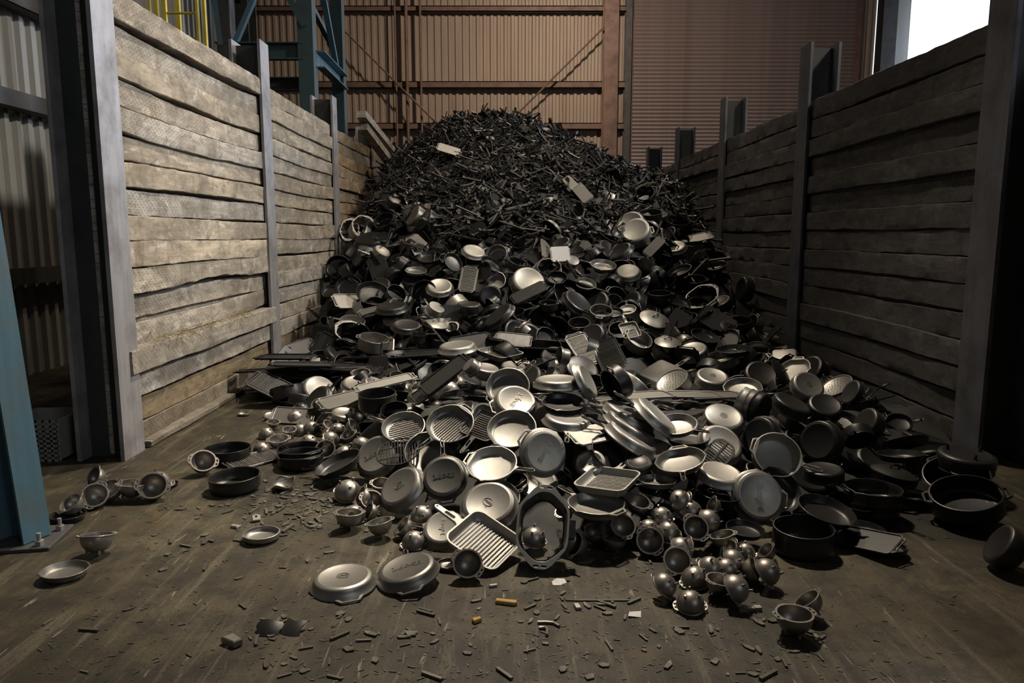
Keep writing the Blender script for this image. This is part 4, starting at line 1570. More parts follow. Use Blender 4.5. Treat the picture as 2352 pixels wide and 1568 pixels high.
# kettles: (x, y, px, aspect, major axis, face, ear angle, floor)
KET = [
    (1493, 1241, 60, .97, 0, 'in', 130, 1), (1599, 1211, 56, .93, -40, 'in', 132, 0), (1540, 1208, 38, .80, -20, 'out', 0, 0), (1519, 1172, 38, .75, 0, 'out', 20, 0),
    (1541, 1140, 40, .6, 60, 'out', 40, 0), (1591, 1157, 42, .7, -20, 'out', 0, 0), (1486, 1196, 36, .55, 10, 'out', 0, 0), (1634, 1160, 38, .5, 70, 'in', 70, 0),
    (1650, 1190, 40, .45, -70, 'out', 10, 0), (1658, 1226, 56, .35, 14, 'in', 10, 0), (1549, 1252, 40, .45, 70, 'out', 80, 0), (1587, 1250, 42, .35, -60, 'out', -60, 0),
    (1556, 1286, 62, .93, -30, 'in', 60, 0), (1599, 1306, 44, .62, -8, 'out', 20, 0), (1649, 1290, 42, .55, -45, 'out', -40, 0), (1545, 1328, 42, .4, -50, 'out', 130, 1),
    (1588, 1362, 46, .66, -6, 'out', 5, 1), (1654, 1329, 62, .42, -10, 'in', 18, 1), (1716, 1340, 48, .30, -62, 'out', 118, 1), (1708, 1283, 42, .4, -70, 'out', 110, 0),
    (1738, 1308, 58, .30, -66, 'in', 115, 1), (1786, 1300, 46, .30, -58, 'out', 120, 1), (1758, 1262, 40, .55, 50, 'in', 40, 0), (1672, 1262, 50, .62, 60, 'in', 55, 0),
    (1712, 1252, 30, .7, 0, 'out', 0, 0), (1689, 1298, 38, .4, -60, 'out', 110, 0), (1825, 1407, 82, .46, -3, 'in', 14, 1), (1852, 1374, 62, .40, 38, 'in', 42, 1),
    (1432, 1206, 56, .88, -25, 'in', 110, 0), (1371, 1216, 56, .50, 0, 'in', -25, 1), (1318, 1248, 56, .60, 70, 'in', 68, 1), (1467, 1148, 57, .55, -22, 'in', -24, 0),
    (1233, 1216, 40, .6, -20, 'out', 0, 0), (1297, 1222, 40, .6, 40, 'out', 30, 0), (1412, 1232, 54, .4, -10, 'in', 20, 1),
    (802, 1175, 60, .30, -3, 'in', 4, 1), (871, 1196, 56, .28, 12, 'in', 12, 1), (799, 1107, 44, .62, 0, 'out', -30, 0), (854, 1146, 48, .84, -10, 'in', 160, 0),
    (876, 1108, 44, .55, 0, 'in', 175, 0), (825, 1140, 52, .28, 64, 'in', 62, 0), (845, 1174, 40, .40, 70, 'in', 72, 0), (971, 1170, 36, .8, -10, 'out', 60, 0),
    (922, 1206, 46, .35, 52, 'in', 50, 1), (952, 1222, 38, .55, -4, 'out', 10, 1), (812, 1162, 40, .45, 0, 'out', 0, 1), (1295, 1175, 40, .6, 0, 'in', 30, 0),
    (679, 945, 26, .6, -2, 'out', 20, 0), (731, 928, 35, .75, 35, 'in', 40, 0), (712, 970, 28, .6, 10, 'out', 0, 0), (741, 960, 36, .45, 45, 'in', 45, 0),
    (778, 975, 28, .62, -10, 'out', 0, 0), (742, 990, 26, .35, 60, 'out', 60, 0), (775, 1001, 30, .4, -60, 'out', 0, 0), (815, 978, 36, .5, -58, 'in', -55, 0),
    (709, 1000, 28, .55, 0, 'out', 0, 0), (747, 1030, 44, .9, 20, 'in', 60, 0), (791, 1027, 30, .62, 0, 'out', 30, 0), (788, 1046, 30, .55, -10, 'out', 20, 0),
    (815, 1012, 30, .5, 50, 'out', 0, 0), (601, 1018, 27, .62, 0, 'out', 40, 1), (640, 1006, 44, .45, 6, 'in', 5, 1), (665, 985, 30, .5, 0, 'in', 30, 1), (690, 975, 24, .5, 0, 'out', 0, 0),
    (765, 955, 30, .5, 20, 'out', 0, 0), (757, 975, 30, .5, -40, 'in', 0, 0), (800, 996, 32, .6, 30, 'in', 20, 0),
    (467, 1057, 54, .86, -6, 'in', 168, 1), (350, 1114, 62, .92, 10, 'in', 170, 1), (356, 1086, 42, .45, 12, 'out', 8, 1), (303, 1108, 58, .30, -4, 'in', 4, 1),
    (250, 1122, 50, .72, 40, 'in', 40, 1), (217, 1136, 56, .92, 20, 'in', 60, 1), (213, 1096, 48, .45, 70, 'in', 70, 1), (160, 1153, 52, .50, 40, 'in', 42, 1),
    (223, 1226, 70, .13, -2, 'in', 0, 1), (1525, 772, 22, .6, 0, 'out', 30, 0), (1567, 772, 30, .6, 20, 'out', 100, 0), (1039, 750, 27, .85, 0, 'in', 30, 0), (1652, 858, 30, .5, 0, 'out', 0, 0),
    (612, 983, 24, .5, 0, 'out', 0, 1), (628, 968, 26, .5, 0, 'in', 0, 1),
]
KL = {(1825, 1407): 'small kettle standing upright apart from the heap on the dark right floor', (1852, 1374): 'small kettle tilted behind the upright lone kettle on the right floor',
      (223, 1226): 'small kettle standing alone beside the blue column', (467, 1057): 'small kettle lying open by the two black skillets left of the heap',
      (350, 1114): 'small open kettle in front of the left steel post, first in its row', (160, 1153): 'small kettle tilted into a pan next to the blue column',
      (1233, 1216): 'small kettle seen inside the black oblong tub', (679, 945): 'small kettle upside down on a plain griddle near the left wall',
      (1525, 772): 'small kettle sitting on a lid at the foot of the tall pile', (1493, 1241): 'small kettle facing outwards on the floor, leftmost of the kettle cluster by the wide skillet',
      (1588, 1362): 'small kettle upside down at the very front of the kettle cluster', (802, 1175): 'small kettle upright at the left edge of the front heap'}
for (x, y, mj, asp, an, fc, ear, fl) in KET:
    hero(KT, x, y, mj, asp, an, fc, ear, KL.get((x, y)), bool(fl), lift=.035)

# left floor and the spill along the left wall
hero(SKD, 522, 1027, 103, None, 0, 'in', 150, 'black deep skillet open on the floor near the left wall, farther of two', True, handle=False, mat=D_)
hero(SKD, 538, 1090, 115, None, 0, 'in', 35, 'black deep skillet open on the floor near the left wall, nearer of two', True, handle=False, mat=D_)
hero(SKD, 690, 1040, 104, None, 0, 'in', 160, 'lowest of three black skillets stacked in the left spill', True, helper=True, mat=D_)
hero(SKD, 689, 1027, 104, None, 0, 'in', 160, 'black skillet stacked in the left spill beside the chevron griddle', lift=.10, handle=False, helper=True, mat=D_)
hero(SK, 774, 1060, 112, .30, 26, 'in', 192, 'black skillet tilted on edge with kettles lying in it', lift=.10, mat=D_)
heroq(GR, 592, 1050, (118, 26), (-34, 22), 'in', 'ribbed griddle lying flat on the floor between the black skillets', True)
heroq(GR, 642, 893, (112, -58), (38, 34), 'in', 'ribbed griddle leaning on the stack at the foot of the left timber wall', lift=.10, mat=D_)
heroq(GF, 672, 953, (86, -8), (14, 36), 'in', 'plain griddle on the floor with a kettle upside down on it', True)
heroq(GF, 800, 912, (118, 28), (-24, 24), 'in', 'plain griddle slanting up in the left spill', lift=.04)
heroq(GF, 885, 876, (122, 30), (-12, 14), 'in', 'pale plain griddle behind the slanting one in the left spill', lift=.06, mat=P_)
hero(DO, 866, 902, 86, .30, 4, 'in', 40, 'dark upright pot behind the ribbed pans', lift=.12, mat=D_)
hero(DO, 905, 940, 64, .6, 10, 'in', None, 'dark open pot under the ribbed grill pan', lift=.0, mat=D_)
hero(SKS, 791, 945, 44, .45, -8, 'out', 170, 'small skillet upside down in the left spill', lift=.03)
hero(SKS, 560, 948, 26, None, 0, 'in', 10, 'tiny ladle-like pan lying on the floor by the left wall', True)
hero(SKS, 622, 952, 26, .5, 0, 'out', 200, 'tiny pan upside down beside the tiny open one at the left wall', True)
hero(SK, 148, 1306, 100, None, 0, 'in', None, 'grey open pan alone on the floor in front of the blue column', True)
hero(SKS, 600, 1222, 82, None, 0, 'in', 130, 'small open pan with a broken stub handle alone on the left floor', True, handle=False, helper=False)
hero(SK, 155, 1180, 76, None, 0, 'in', None, 'dark pan on the floor under the tilted kettle by the blue column', True, mat=D_)
hero(SKS, 390, 1108, 36, None, 0, 'in', None, 'small dark pan behind the open kettle by the left post', True, mat=D_)

# ------------------------------------------------------------------ between the front heap and the tall pile, and up the slope
hero(SP, 1075, 836, 34, .35, -40, 'out', 200, 'shining tall pot lying on its side behind the front heap', nd=140, lift=.16)
hero(SP, 1283, 817, 44, .35, -80, 'in', 170, 'tall pot on its side with bright rim behind the crest', nd=170, lift=.14)
hero(DO, 1118, 842, 48, .35, -10, 'out', 0, 'grey pot upside down next to the shining tall pot', lift=.05, helper=True)
hero(DO, 1180, 838, 46, .4, -6, 'out', 20, 'grey pot upside down behind the raised-handle skillet', lift=.03, helper=True)
hero(DO, 1404, 886, 80, .45, -50, 'in', 100, 'large black pot tipped over at the back of the front heap', nd=-150, lift=.12, mat=D_, helper=True)
hero(SK, 1352, 872, 74, .25, -62, 'out', 40, 'skillet on edge between the upturned skillet and the black pot', nd=28, lift=.06)
heroq(GF, 1020, 858, (96, 74), (-26, 22), 'in', 'black plain griddle propped steeply at the crest of the front heap', lift=.10, mat=D_)
heroq(GF, 995, 885, (92, 66), (-20, 20), 'in', 'second black griddle propped behind the ribbed grill pans', lift=.04, mat=D_)
heroq(GF, 1081, 786, (86, 14), (-10, 38), 'in', 'black plain griddle standing at the foot of the tall pile', lift=.08, mat=D_)
heroq(GR, 1179, 779, (76, -8), (6, 30), 'in', 'black ribbed griddle standing at the foot of the tall pile', lift=.08, mat=D_)
heroq(SQ, 1150, 806, (56, 12), (-60, 20), 'in', 'square ribbed grill pan lying behind the front heap', lift=.05, helper=False)
heroq(GR, 1398, 812, (30, -62), (56, 24), 'in', 'black ribbed griddle leaning behind the tipped black pot', lift=.08, mat=D_)
heroq(GR, 1340, 800, (44, -64), (48, 16), 'in', 'black ribbed griddle leaning beside the tall pot on its side', lift=.06, mat=D_)
for i, (x, y, a_) in enumerate(((1430, 918, 6), (1480, 905, 4), (1590, 903, -3), (1640, 905, 2))):
    heroq(GF, x, y, (112, 4 + a_), (-30, 14), 'in', lift=.01)
# stack of griddles along the left timber wall
rs = random.Random(11)
for i in range(34):
    k = i % 9
    x, y = -1.95 + rs.uniform(-.55, 1.0), 7.45 + rs.uniform(-.35, .5)
    zz = .02 + k * .045
    t = GF if i % 3 else GR
    M = Matrix.Translation((x, y, zz)) @ Matrix.Rotation(rs.uniform(-.35, .5), 4, 'Z') @ Matrix.Rotation(rs.uniform(-.10, .10), 4, 'X') @ Matrix.Rotation(rs.uniform(-.08, .08), 4, 'Y')
    instance(t, M, rs.uniform(1.0, 1.25), None, ('black plain' if i % 3 else 'black ribbed') + ' griddle in the flat stack against the left timber wall', 'griddle', ('plain' if i % 3 else 'ribbed') + ' griddles stacked by the left wall', mat=IRON_D, ribs=False if i % 3 else True)

# slope of the tall pile
SL = [
    # left side
    (DO, 778, 613, 58, .95, 0, 'in', None, D_, 0), (DO, 823, 592, 40, .35, -60, 'out', 100, D_, 150), (SP, 880, 575, 36, .45, -20, 'out', 160, None, 60),
    (SP, 909, 460, 34, .4, -30, 'out', 0, None, 60), (DO, 946, 494, 44, .3, -68, 'out', 20, None, 150), (DO, 972, 503, 46, .3, -68, 'out', 20, None, 150),
    (SK, 800, 658, 62, .8, 20, 'in', None, D_, None), (SK, 857, 672, 78, .68, -8, 'in', 150, None, None), (DO, 972, 669, 60, .85, 30, 'in', None, D_, None),
    (DO, 912, 671, 46, .7, -30, 'in', 0, D_, None), (SP, 1004, 704, 36, .5, -35, 'out', 120, None, 60), (DO, 1078, 697, 44, .25, 0, 'out', 0, None, None),
    (SK, 1089, 574, 44, .5, -14, 'out', -20, P_, None), (SK, 1042, 601, 48, .7, -45, 'in', 120, D_, None), (DO, 1215, 642, 62, .78, -20, 'out', None, None, None),
    (SK, 935, 744, 56, .4, -4, 'out', 100, None, None), (DO, 1259, 694, 42, .3, 0, 'in', 0, D_, None), (SK, 1141, 721, 66, .3, 40, 'out', None, D_, 130),
    (DO, 860, 775, 70, .35, -8, 'in', 170, None, None), (SP, 960, 765, 40, .3, 0, 'in', 0, None, None), (LID, 1000, 745, 60, .3, -10, 'out', 0, None, None),
    (SK, 1107, 625, 52, .6, 60, 'in', None, D_, None), (SK, 1130, 605, 56, .45, -30, 'in', None, D_, None), (DO, 1190, 600, 46, .35, -20, 'in', 0, D_, None),
    (SK, 1010, 655, 50, .6, 0, 'out', None, None, None), (SK, 850, 545, 60, .4, 10, 'out', None, D_, None), (DO, 880, 505, 50, .6, 30, 'in', None, D_, None),
    (SK, 985, 588, 54, .5, 10, 'in', None, D_, None), (SK, 955, 620, 50, .35, 0, 'in', 30, None, None), (SK, 760, 668, 46, .6, 10, 'in', None, None, None),
    (SKD, 810, 735, 58, .45, -4, 'in', 175, None, None), (SK, 900, 700, 60, .3, 6, 'out', 190, None, None), (SK, 1050, 790, 70, .25, 5, 'out', None, None, None),
    # right side
    (DO, 1458, 527, 55, .78, 25, 'out', 20, P_, None), (DO, 1446, 511, 55, .75, 25, 'out', None, None, None), (SK, 1287, 556, 38, .45, 22, 'out', None, None, None),
    (SK, 1550, 564, 42, .5, 6, 'out', None, None, None), (DO, 1481, 442, 44, .75, 10, 'in', None, D_, None), (DO, 1494, 487, 52, .3, 0, 'in', 0, D_, None),
    (DO, 1557, 505, 56, .4, -10, 'in', 0, D_, None), (SK, 1386, 607, 60, .4, -8, 'in', 170, None, None), (SK, 1443, 621, 46, .6, 0, 'out', -140, P_, None),
    (LID, 1478, 614, 46, .7, 70, 'out', 80, D_, 170), (SKD, 1279, 636, 48, .6, 0, 'in', None, None, None), (DO, 1381, 712, 52, .55, -6, 'in', None, None, None),
    (SK, 1410, 716, 44, .5, 0, 'in', 0, None, None), (SK, 1441, 710, 40, .55, 10, 'in', 100, P_, None), (DO, 1516, 672, 54, .25, 0, 'in', 0, D_, None),
    (DO, 1700, 663, 46, .4, 80, 'out', 100, D_, 0), (SKD, 1358, 768, 52, .75, 40, 'out', -20, None, None), (DO, 1470, 776, 62, .6, -30, 'in', 150, None, None),
    (DO, 1424, 757, 52, .7, -10, 'in', 90, None, None), (LID, 1503, 733, 70, .5, -20, 'out', 20, None, None), (LID, 1674, 752, 44, .55, -30, 'out', 30, D_, None),
    (LID, 1534, 786, 62, .4, -6, 'out', 0, None, None), (DO, 1597, 640, 50, .4, 0, 'in', 0, D_, None), (SK, 1345, 650, 50, .5, -12, 'in', None, None, None),
    (SK, 1330, 690, 60, .45, -40, 'out', None, None, None), (DO, 1575, 735, 56, .4, 30, 'in', 0, D_, None), (DO, 1650, 690, 46, .4, 20, 'out', 0, D_, None),
    (SK, 1560, 620, 56, .4, 20, 'in', None, D_, None), (SK, 1640, 610, 60, .3, 10, 'in', None, D_, None), (SK, 1420, 575, 54, .4, 30, 'out', None, D_, None),
    (DO, 1330, 740, 50, .5, 0, 'in', None, None, None), (SK, 1560, 690, 60, .4, -20, 'in', None, D_, None), (SK, 1620, 770, 66, .4, -20, 'in', None, D_, None),
    (SKD, 1590, 800, 56, .5, 10, 'out', None, None, None), (DO, 1700, 735, 50, .4, 0, 'in', None, D_, None), (SK, 1685, 800, 80, .25, 2, 'in', None, D_, None),
]
for i, (t, x, y, mj, asp, an, fc, h_, mt, nd_) in enumerate(SL):
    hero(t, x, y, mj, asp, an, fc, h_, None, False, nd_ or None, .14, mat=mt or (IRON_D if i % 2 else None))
heroq(GB, 836, 520, (34, 34), (-40, 36), 'in', 'bright oblong grill tub lying open high beside the left timber wall', lift=.22)
heroq(GB, 803, 527, (18, 46), (-38, 16), 'in', 'second oblong grill tub behind the bright one at the left timber wall', lift=.18)
heroq(GB, 810, 765, (62, -46), (48, 30), 'in', 'dark oblong grill tub with a pot inside at the left foot of the pile', lift=.12, mat=D_)
heroq(GB, 1612, 680, (58, 44), (-44, 30), 'in', 'black oblong grill tub on the right of the pile slope', lift=.12, mat=D_)
heroq(GB, 1262, 612, (64, 6), (-10, 44), 'out', 'grey oblong grill tub upside down on the pile slope', lift=.12)
heroq(GF, 817, 690, (88, 2), (-16, 32), 'in', 'tan plain griddle lying flat beside the left timber wall', lift=.12, mat=P_)
heroq(GF, 872, 622, (22, -62), (42, 14), 'out', 'dark griddle leaning on the left of the pile slope', lift=.10, mat=D_)
heroq(GR, 743, 766, (52, -6), (8, 40), 'in', 'ribbed griddle leaning on the left foot of the pile', lift=.10, mat=D_)
heroq(GR, 1076, 640, (10, 52), (-40, 4), 'in', 'upright ribbed griddle in the centre of the pile slope', lift=.12, mat=D_)
heroq(GF, 1215, 670, (72, 34), (-16, 20), 'out', 'dark griddle leaning under the round pot base', lift=.16, mat=D_)
heroq(GR, 1338, 443, (26, -30), (22, 16), 'out', 'tan griddle catching the light high in the sprue scrap', lift=.2, mat=P_)
heroq(GF, 1310, 419, (22, -22), (16, 12), 'out', 'smaller tan griddle just above the bright one in the scrap', lift=.2, mat=P_)
heroq(GF, 1288, 583, (40, 2), (-4, 34), 'out', 'white plain griddle bright against the pile slope', lift=.2, mat=PAPER)
heroq(GF, 1502, 566, (34, 34), (-18, 14), 'out', 'grey griddle standing on edge below the tan pots', lift=.16)
heroq(GF, 1600, 545, (62, 12), (-14, 16), 'in', 'tan griddle lying at the right edge of the slope', lift=.14, mat=P_)
heroq(GF, 1645, 735, (66, -42), (30, 34), 'out', 'dark griddle leaning at the right foot of the pile', lift=.14, mat=D_)
heroq(GF, 1032, 343, (50, -14), (6, 16), 'out', 'tan griddle lying near the peak of the scrap', lift=.15, mat=P_)
heroq(SQ, 1447, 757, (-16, 34), (40, 8), 'in', 'square ribbed pan wedged in the big pot on the slope', lift=.2, helper=False)
heroq(GF, 690, 798, (60, 20), (-20, 30), 'in', 'dark griddle leaning at the left wall behind the stack', lift=.10, mat=D_)
heroq(GF, 870, 710, (80, 20), (-14, 16), 'in', 'brown plain griddle under the tan one', lift=.08)
# ------------------------------------------------------------------ filling of the heap: jumbled castings between the others
rf = random.Random(21)


def scatter(n, xr, yr, kinds, sink, tilt, mats, seed):
    r_ = random.Random(seed)
    pts = []
    tries = 0
    while len(pts) < n and tries < n * 40:
        tries += 1
        x, y = r_.uniform(*xr), r_.uniform(*yr)
        h = HS(x, y)
        if h < (.22 if y < 6 else .08) or x < -2.55 or x > 3.1:
            continue
        t = r_.choice(kinds)
        dmin = .15 if t is not KT else .10
        if any((x - a) ** 2 + (y - b) ** 2 < dmin ** 2 for a, b in pts):
            continue
        pts.append((x, y))
        gx = (HS(x + .1, y) - HS(x - .1, y)) / .2
        gy = (HS(x, y + .1) - HS(x, y - .1)) / .2
        n_ = Vector((-gx, -gy, 1)).normalized()
        ax = Vector((r_.gauss(0, tilt), r_.gauss(0, tilt), 0))
        n_ = (n_ + ax).normalized()
        up = r_.random() < .5
        z = n_ if up else -n_
        v = z.orthogonal().normalized()
        v = Matrix.Rotation(r_.uniform(0, 2 * pi), 3, z) @ v
        R3 = Matrix((v, z.cross(v), z)).transposed()
        s = r_.uniform(.85, 1.15)
        c = Vector((x, y, h - r_.uniform(*sink)))
        L = c - R3 @ Vector((0, 0, t.H * s * .5))
        mz = min((R3 @ (q * s) + L).z for q in t.pts)
        if mz < .004:
            L.z += .004 - mz
        mx = [(R3 @ (q * s) + L).x for q in t.pts]
        if min(mx) < XL + .08:
            L.x += XL + .08 - min(mx)
        if max(mx) > XR - .08:
            L.x -= max(mx) - XR + .08
        mt = r_.choice(mats)
        lab, cat = auto_label(t, R3.col[2].z, mt)
        AUTO.append((None, c, lab))
        e = instance(t, Matrix.Translation(L) @ R3.to_4x4(), s, None, lab, cat, None, mat=mt, helper=r_.random() < .4, handle=r_.random() < .75)
        AUTO[-1] = (e, c, lab)


ANY = [SK, SK, SK, SKD, DO, DO, DO, SP, SP, GF, GF, GR, SQ, SKS]
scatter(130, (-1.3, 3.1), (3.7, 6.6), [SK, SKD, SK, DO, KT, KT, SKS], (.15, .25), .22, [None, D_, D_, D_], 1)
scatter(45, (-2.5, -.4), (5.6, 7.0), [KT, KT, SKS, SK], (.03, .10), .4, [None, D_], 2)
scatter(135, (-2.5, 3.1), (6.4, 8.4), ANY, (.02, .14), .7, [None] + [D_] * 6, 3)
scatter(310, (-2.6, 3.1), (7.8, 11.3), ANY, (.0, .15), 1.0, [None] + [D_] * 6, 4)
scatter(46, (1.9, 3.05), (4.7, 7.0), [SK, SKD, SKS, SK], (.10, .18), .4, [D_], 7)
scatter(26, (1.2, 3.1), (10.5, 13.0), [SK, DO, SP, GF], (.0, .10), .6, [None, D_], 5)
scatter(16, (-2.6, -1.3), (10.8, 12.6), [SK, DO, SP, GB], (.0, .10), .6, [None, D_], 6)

# the dark mass inside the heap
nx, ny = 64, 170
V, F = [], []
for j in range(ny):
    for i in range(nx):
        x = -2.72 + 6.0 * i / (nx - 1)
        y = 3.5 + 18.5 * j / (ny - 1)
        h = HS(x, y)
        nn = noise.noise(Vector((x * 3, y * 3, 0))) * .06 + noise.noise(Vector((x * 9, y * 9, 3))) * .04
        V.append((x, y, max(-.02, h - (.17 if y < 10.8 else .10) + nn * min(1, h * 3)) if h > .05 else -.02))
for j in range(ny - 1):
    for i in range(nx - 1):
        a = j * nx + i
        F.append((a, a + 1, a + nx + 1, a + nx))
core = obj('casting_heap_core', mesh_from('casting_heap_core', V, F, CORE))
core['kind'] = 'stuff'
tag(core, 'dark mass of buried castings deep inside the tall pile', 'scrap heap')


# ------------------------------------------------------------------ sprue scrap: bars, gates, runners
def scrap_templates():
    out = []
    r_ = random.Random(5)
    for i in range(8):      # runner bars, some with a knuckle
        L, w = r_.uniform(.30, .60), r_.uniform(.015, .023)
        k = r_.uniform(-.05, .05)
        out.append(('scrap_bar', join(bar((-L / 2, 0, 0), (0, k, 0), w, w * .8), bar((0, k, 0), (L / 2, 0, k * .4), w * .9, w * .7), box(-L / 2 - .015, -L / 2 + .02, -w, w, -w * .7, w * .7))))
    for i in range(3):      # bars with a gate tab
        L, w = r_.uniform(.2, .34), .018
        out.append(('gate_scrap', join(bar((-L / 2, 0, 0), (L / 2, 0, 0), w), bar((L * .2, 0, 0), (L * .28, .09, .01), .022, .012), bar((-L * .25, 0, 0), (-L * .2, -.07, 0), .03, .010))))
    for i in range(3):      # jagged plates
        n = 9
        pts = [((.05 + .05 * r_.random() * (1 if k % 2 else .3)) * cos(2 * pi * k / n), (.05 + .045 * r_.random()) * sin(2 * pi * k / n)) for k in range(n)]
        out.append(('plate_scrap', prism(pts, [], -.006, .006)))
    for i in range(2):      # feeder blocks
        a = r_.uniform(.035, .05)
        bk = prism(rrect(a * 2, a * 1.6, .012, 2), [], -.03, .03, .006)
        out.append(('feeder_block', join(bk, bar((a, 0, 0), (a + .10, .02, 0), .018))))
    return [(nm, mesh_from(nm, q[0], q[1], SCRAP, False)) for nm, q in out]


ST = scrap_templates()
SLAB = {'scrap_bar': ('dark iron runner bar in the sprue scrap', 'iron bar', 'runner bars in the sprue scrap'),
        'gate_scrap': ('dark branched iron gate tangled in the sprue scrap', 'iron gate', 'branched gates in the sprue scrap'),
        'plate_scrap': ('jagged dark iron plate lying in the sprue scrap', 'iron plate', 'jagged plates in the sprue scrap'),
        'feeder_block': ('dark iron feeder block in the sprue scrap', 'iron block', 'feeder blocks in the sprue scrap')}
rs = random.Random(9)


HIGH = [q for q in PLACED if q[0].z > 1.25]


def scrap_pose(y0, y1, lift):
    while True:
        x, y = rs.uniform(-2.5, 3.05), rs.uniform(y0, y1)
        h = HS(x, y)
        s = y - (.27 if x < .1 else .19) * (x - .1) ** 2
        if s < 9.6 and rs.random() > .12:
            continue
        if h > .4 and not any(abs(x - q[0].x) < .24 and -.5 < y - q[0].y < .12 for q in HIGH):
            break
    gy = (HS(x, y + .2) - HS(x, y - .2)) / .4
    gx = (HS(x + .2, y) - HS(x - .2, y)) / .4
    n_ = (Vector((-gx, -gy, 1)).normalized() + Vector((rs.gauss(0, .6), rs.gauss(0, .6), 0))).normalized()
    v = Matrix.Rotation(rs.uniform(0, 2 * pi), 3, n_) @ n_.orthogonal().normalized()
    R3 = Matrix((v, n_.cross(v), n_)).transposed()
    s_ = rs.uniform(.8, 1.45)
    return Matrix.Translation((x, y, h + rs.uniform(*lift))) @ R3.to_4x4() @ Matrix.Diagonal((s_, s_, s_, 1))


for i in range(300):
    nm, me = ST[rs.randrange(len(ST))]
    o = bpy.data.objects.new(nm, me)
    COL.objects.link(o)
    o.matrix_world = scrap_pose(9.8, 13.2, (.02, .10))
    lb = SLAB[nm]
    tag(o, lb[0], lb[1])
    AUTO.append((o, o.matrix_world.translation.copy(), lb[0]))
V, F = [], []
TV = [([v.co.copy() for v in me.vertices], [list(p.vertices) for p in me.polygons]) for nm, me in ST]
for i in range(7000):
    tv, tf_ = TV[rs.randrange(len(TV))]
    M = scrap_pose(10.2, 20.5, (-.10, .10))
    n = len(V)
    V += [M @ v for v in tv]
    F += [[k + n for k in f] for f in tf_]
m_ = bpy.data.meshes.new('sprue_scrap')
m_.from_pydata([tuple(v) for v in V], [], F)
m_.materials.append(SCRAP)
sc_ = obj('sprue_scrap', m_)
sc_['kind'] = 'stuff'
tag(sc_, 'tangle of dark sprue bars, gates and plates forming the peak of the pile', 'scrap')

# ------------------------------------------------------------------ litter on the floor
rc = random.Random(14)
CT = []
for i in range(9):
    n = rc.choice((5, 6, 7))
    a, b = rc.uniform(.014, .026), rc.uniform(.006, .016)
    pts = [(a * (.7 + .5 * rc.random()) * cos(2 * pi * k / n), b * (.6 + .6 * rc.random()) * sin(2 * pi * k / n)) for k in range(n)]
    gq = prism(pts, [], 0, .004, .0008)
    gq = bend(gq, lambda v: (v.x, v.y, v.z + 4.0 * v.x * v.x))
    CT.append(mesh_from('iron_flake', *gq, CHIP, False))
for i in range(3):
    CT.append(mesh_from('iron_flake', *bar((-.03, 0, .004), (.03, rc.uniform(-.008, .008), .004), .009, .006), CHIP, False))


def ground(px, py):
    d = ray(px, py)
    return CAM + d * (-CAM.z / d.z)


def chip_spot():
    u = rc.random()
    if u < .42:
        return rc.gauss(690, 75), rc.gauss(1150, 34), 1.0
    if u < .56:
        return rc.uniform(330, 760), rc.uniform(1130, 1290), .9
    if u < .90:
        return rc.uniform(560, 1900), rc.uniform(1370, 1562), .9
    if u < .96:
        return rc.uniform(1200, 1560), rc.uniform(1280, 1400), .9
    return rc.uniform(40, 700), rc.uniform(1300, 1550), .8


cnt = 0
while cnt < 300:
    px, py, k = chip_spot()
    if py < 1090 or py > 1565:
        continue
    p = ground(px, py)
    if p.y < 2.3:
        continue
    o = bpy.data.objects.new('iron_flake', rc.choice(CT))
    COL.objects.link(o)
    s = rc.uniform(.7, 1.8) * k
    o.location = (p.x, p.y, .001)
    o.rotation_euler = (0, 0, rc.uniform(0, 6.28))
    o.scale = (s, s, s)
    tag(o, '', 'iron flake')
    AUTO.append((o, Vector(o.location), 'grey iron flake on the floor'))
    cnt += 1
V, F = [], []
TV = [([v.co.copy() for v in me.vertices], [list(p.vertices) for p in me.polygons]) for me in CT]
for i in range(2600):
    if rc.random() < .45:
        px, py = rc.uniform(60, 2200), rc.uniform(1180, 1566)
    else:
        px, py, _k = chip_spot()
    if py < 1060:
        continue
    p = ground(px, py)
    tv, tf_ = rc.choice(TV)
    s = rc.uniform(.12, .5)
    M = Matrix.Translation((p.x, p.y, .0005)) @ Matrix.Rotation(rc.uniform(0, 6.28), 4, 'Z') @ Matrix.Diagonal((s, s, s, 1))
    n = len(V)
    V += [M @ v for v in tv]
    F += [[k + n for k in f] for f in tf_]
m_ = bpy.data.meshes.new('iron_crumbs')
m_.from_pydata([tuple(v) for v in V], [], F)
m_.materials.append(CHIP)
o = obj('iron_crumbs', m_)
o['kind'] = 'stuff'
tag(o, 'fine iron crumbs and grit strewn over the concrete floor', 'grit')


def litter(name, geo, mat, px, py, rot, label, cat, z=0.0):
    p = ground(px, py)
    return tag(obj(name, mesh_from(name, *geo, mat, False), None, (p.x, p.y, z), (0, 0, radians(rot))), label, cat)


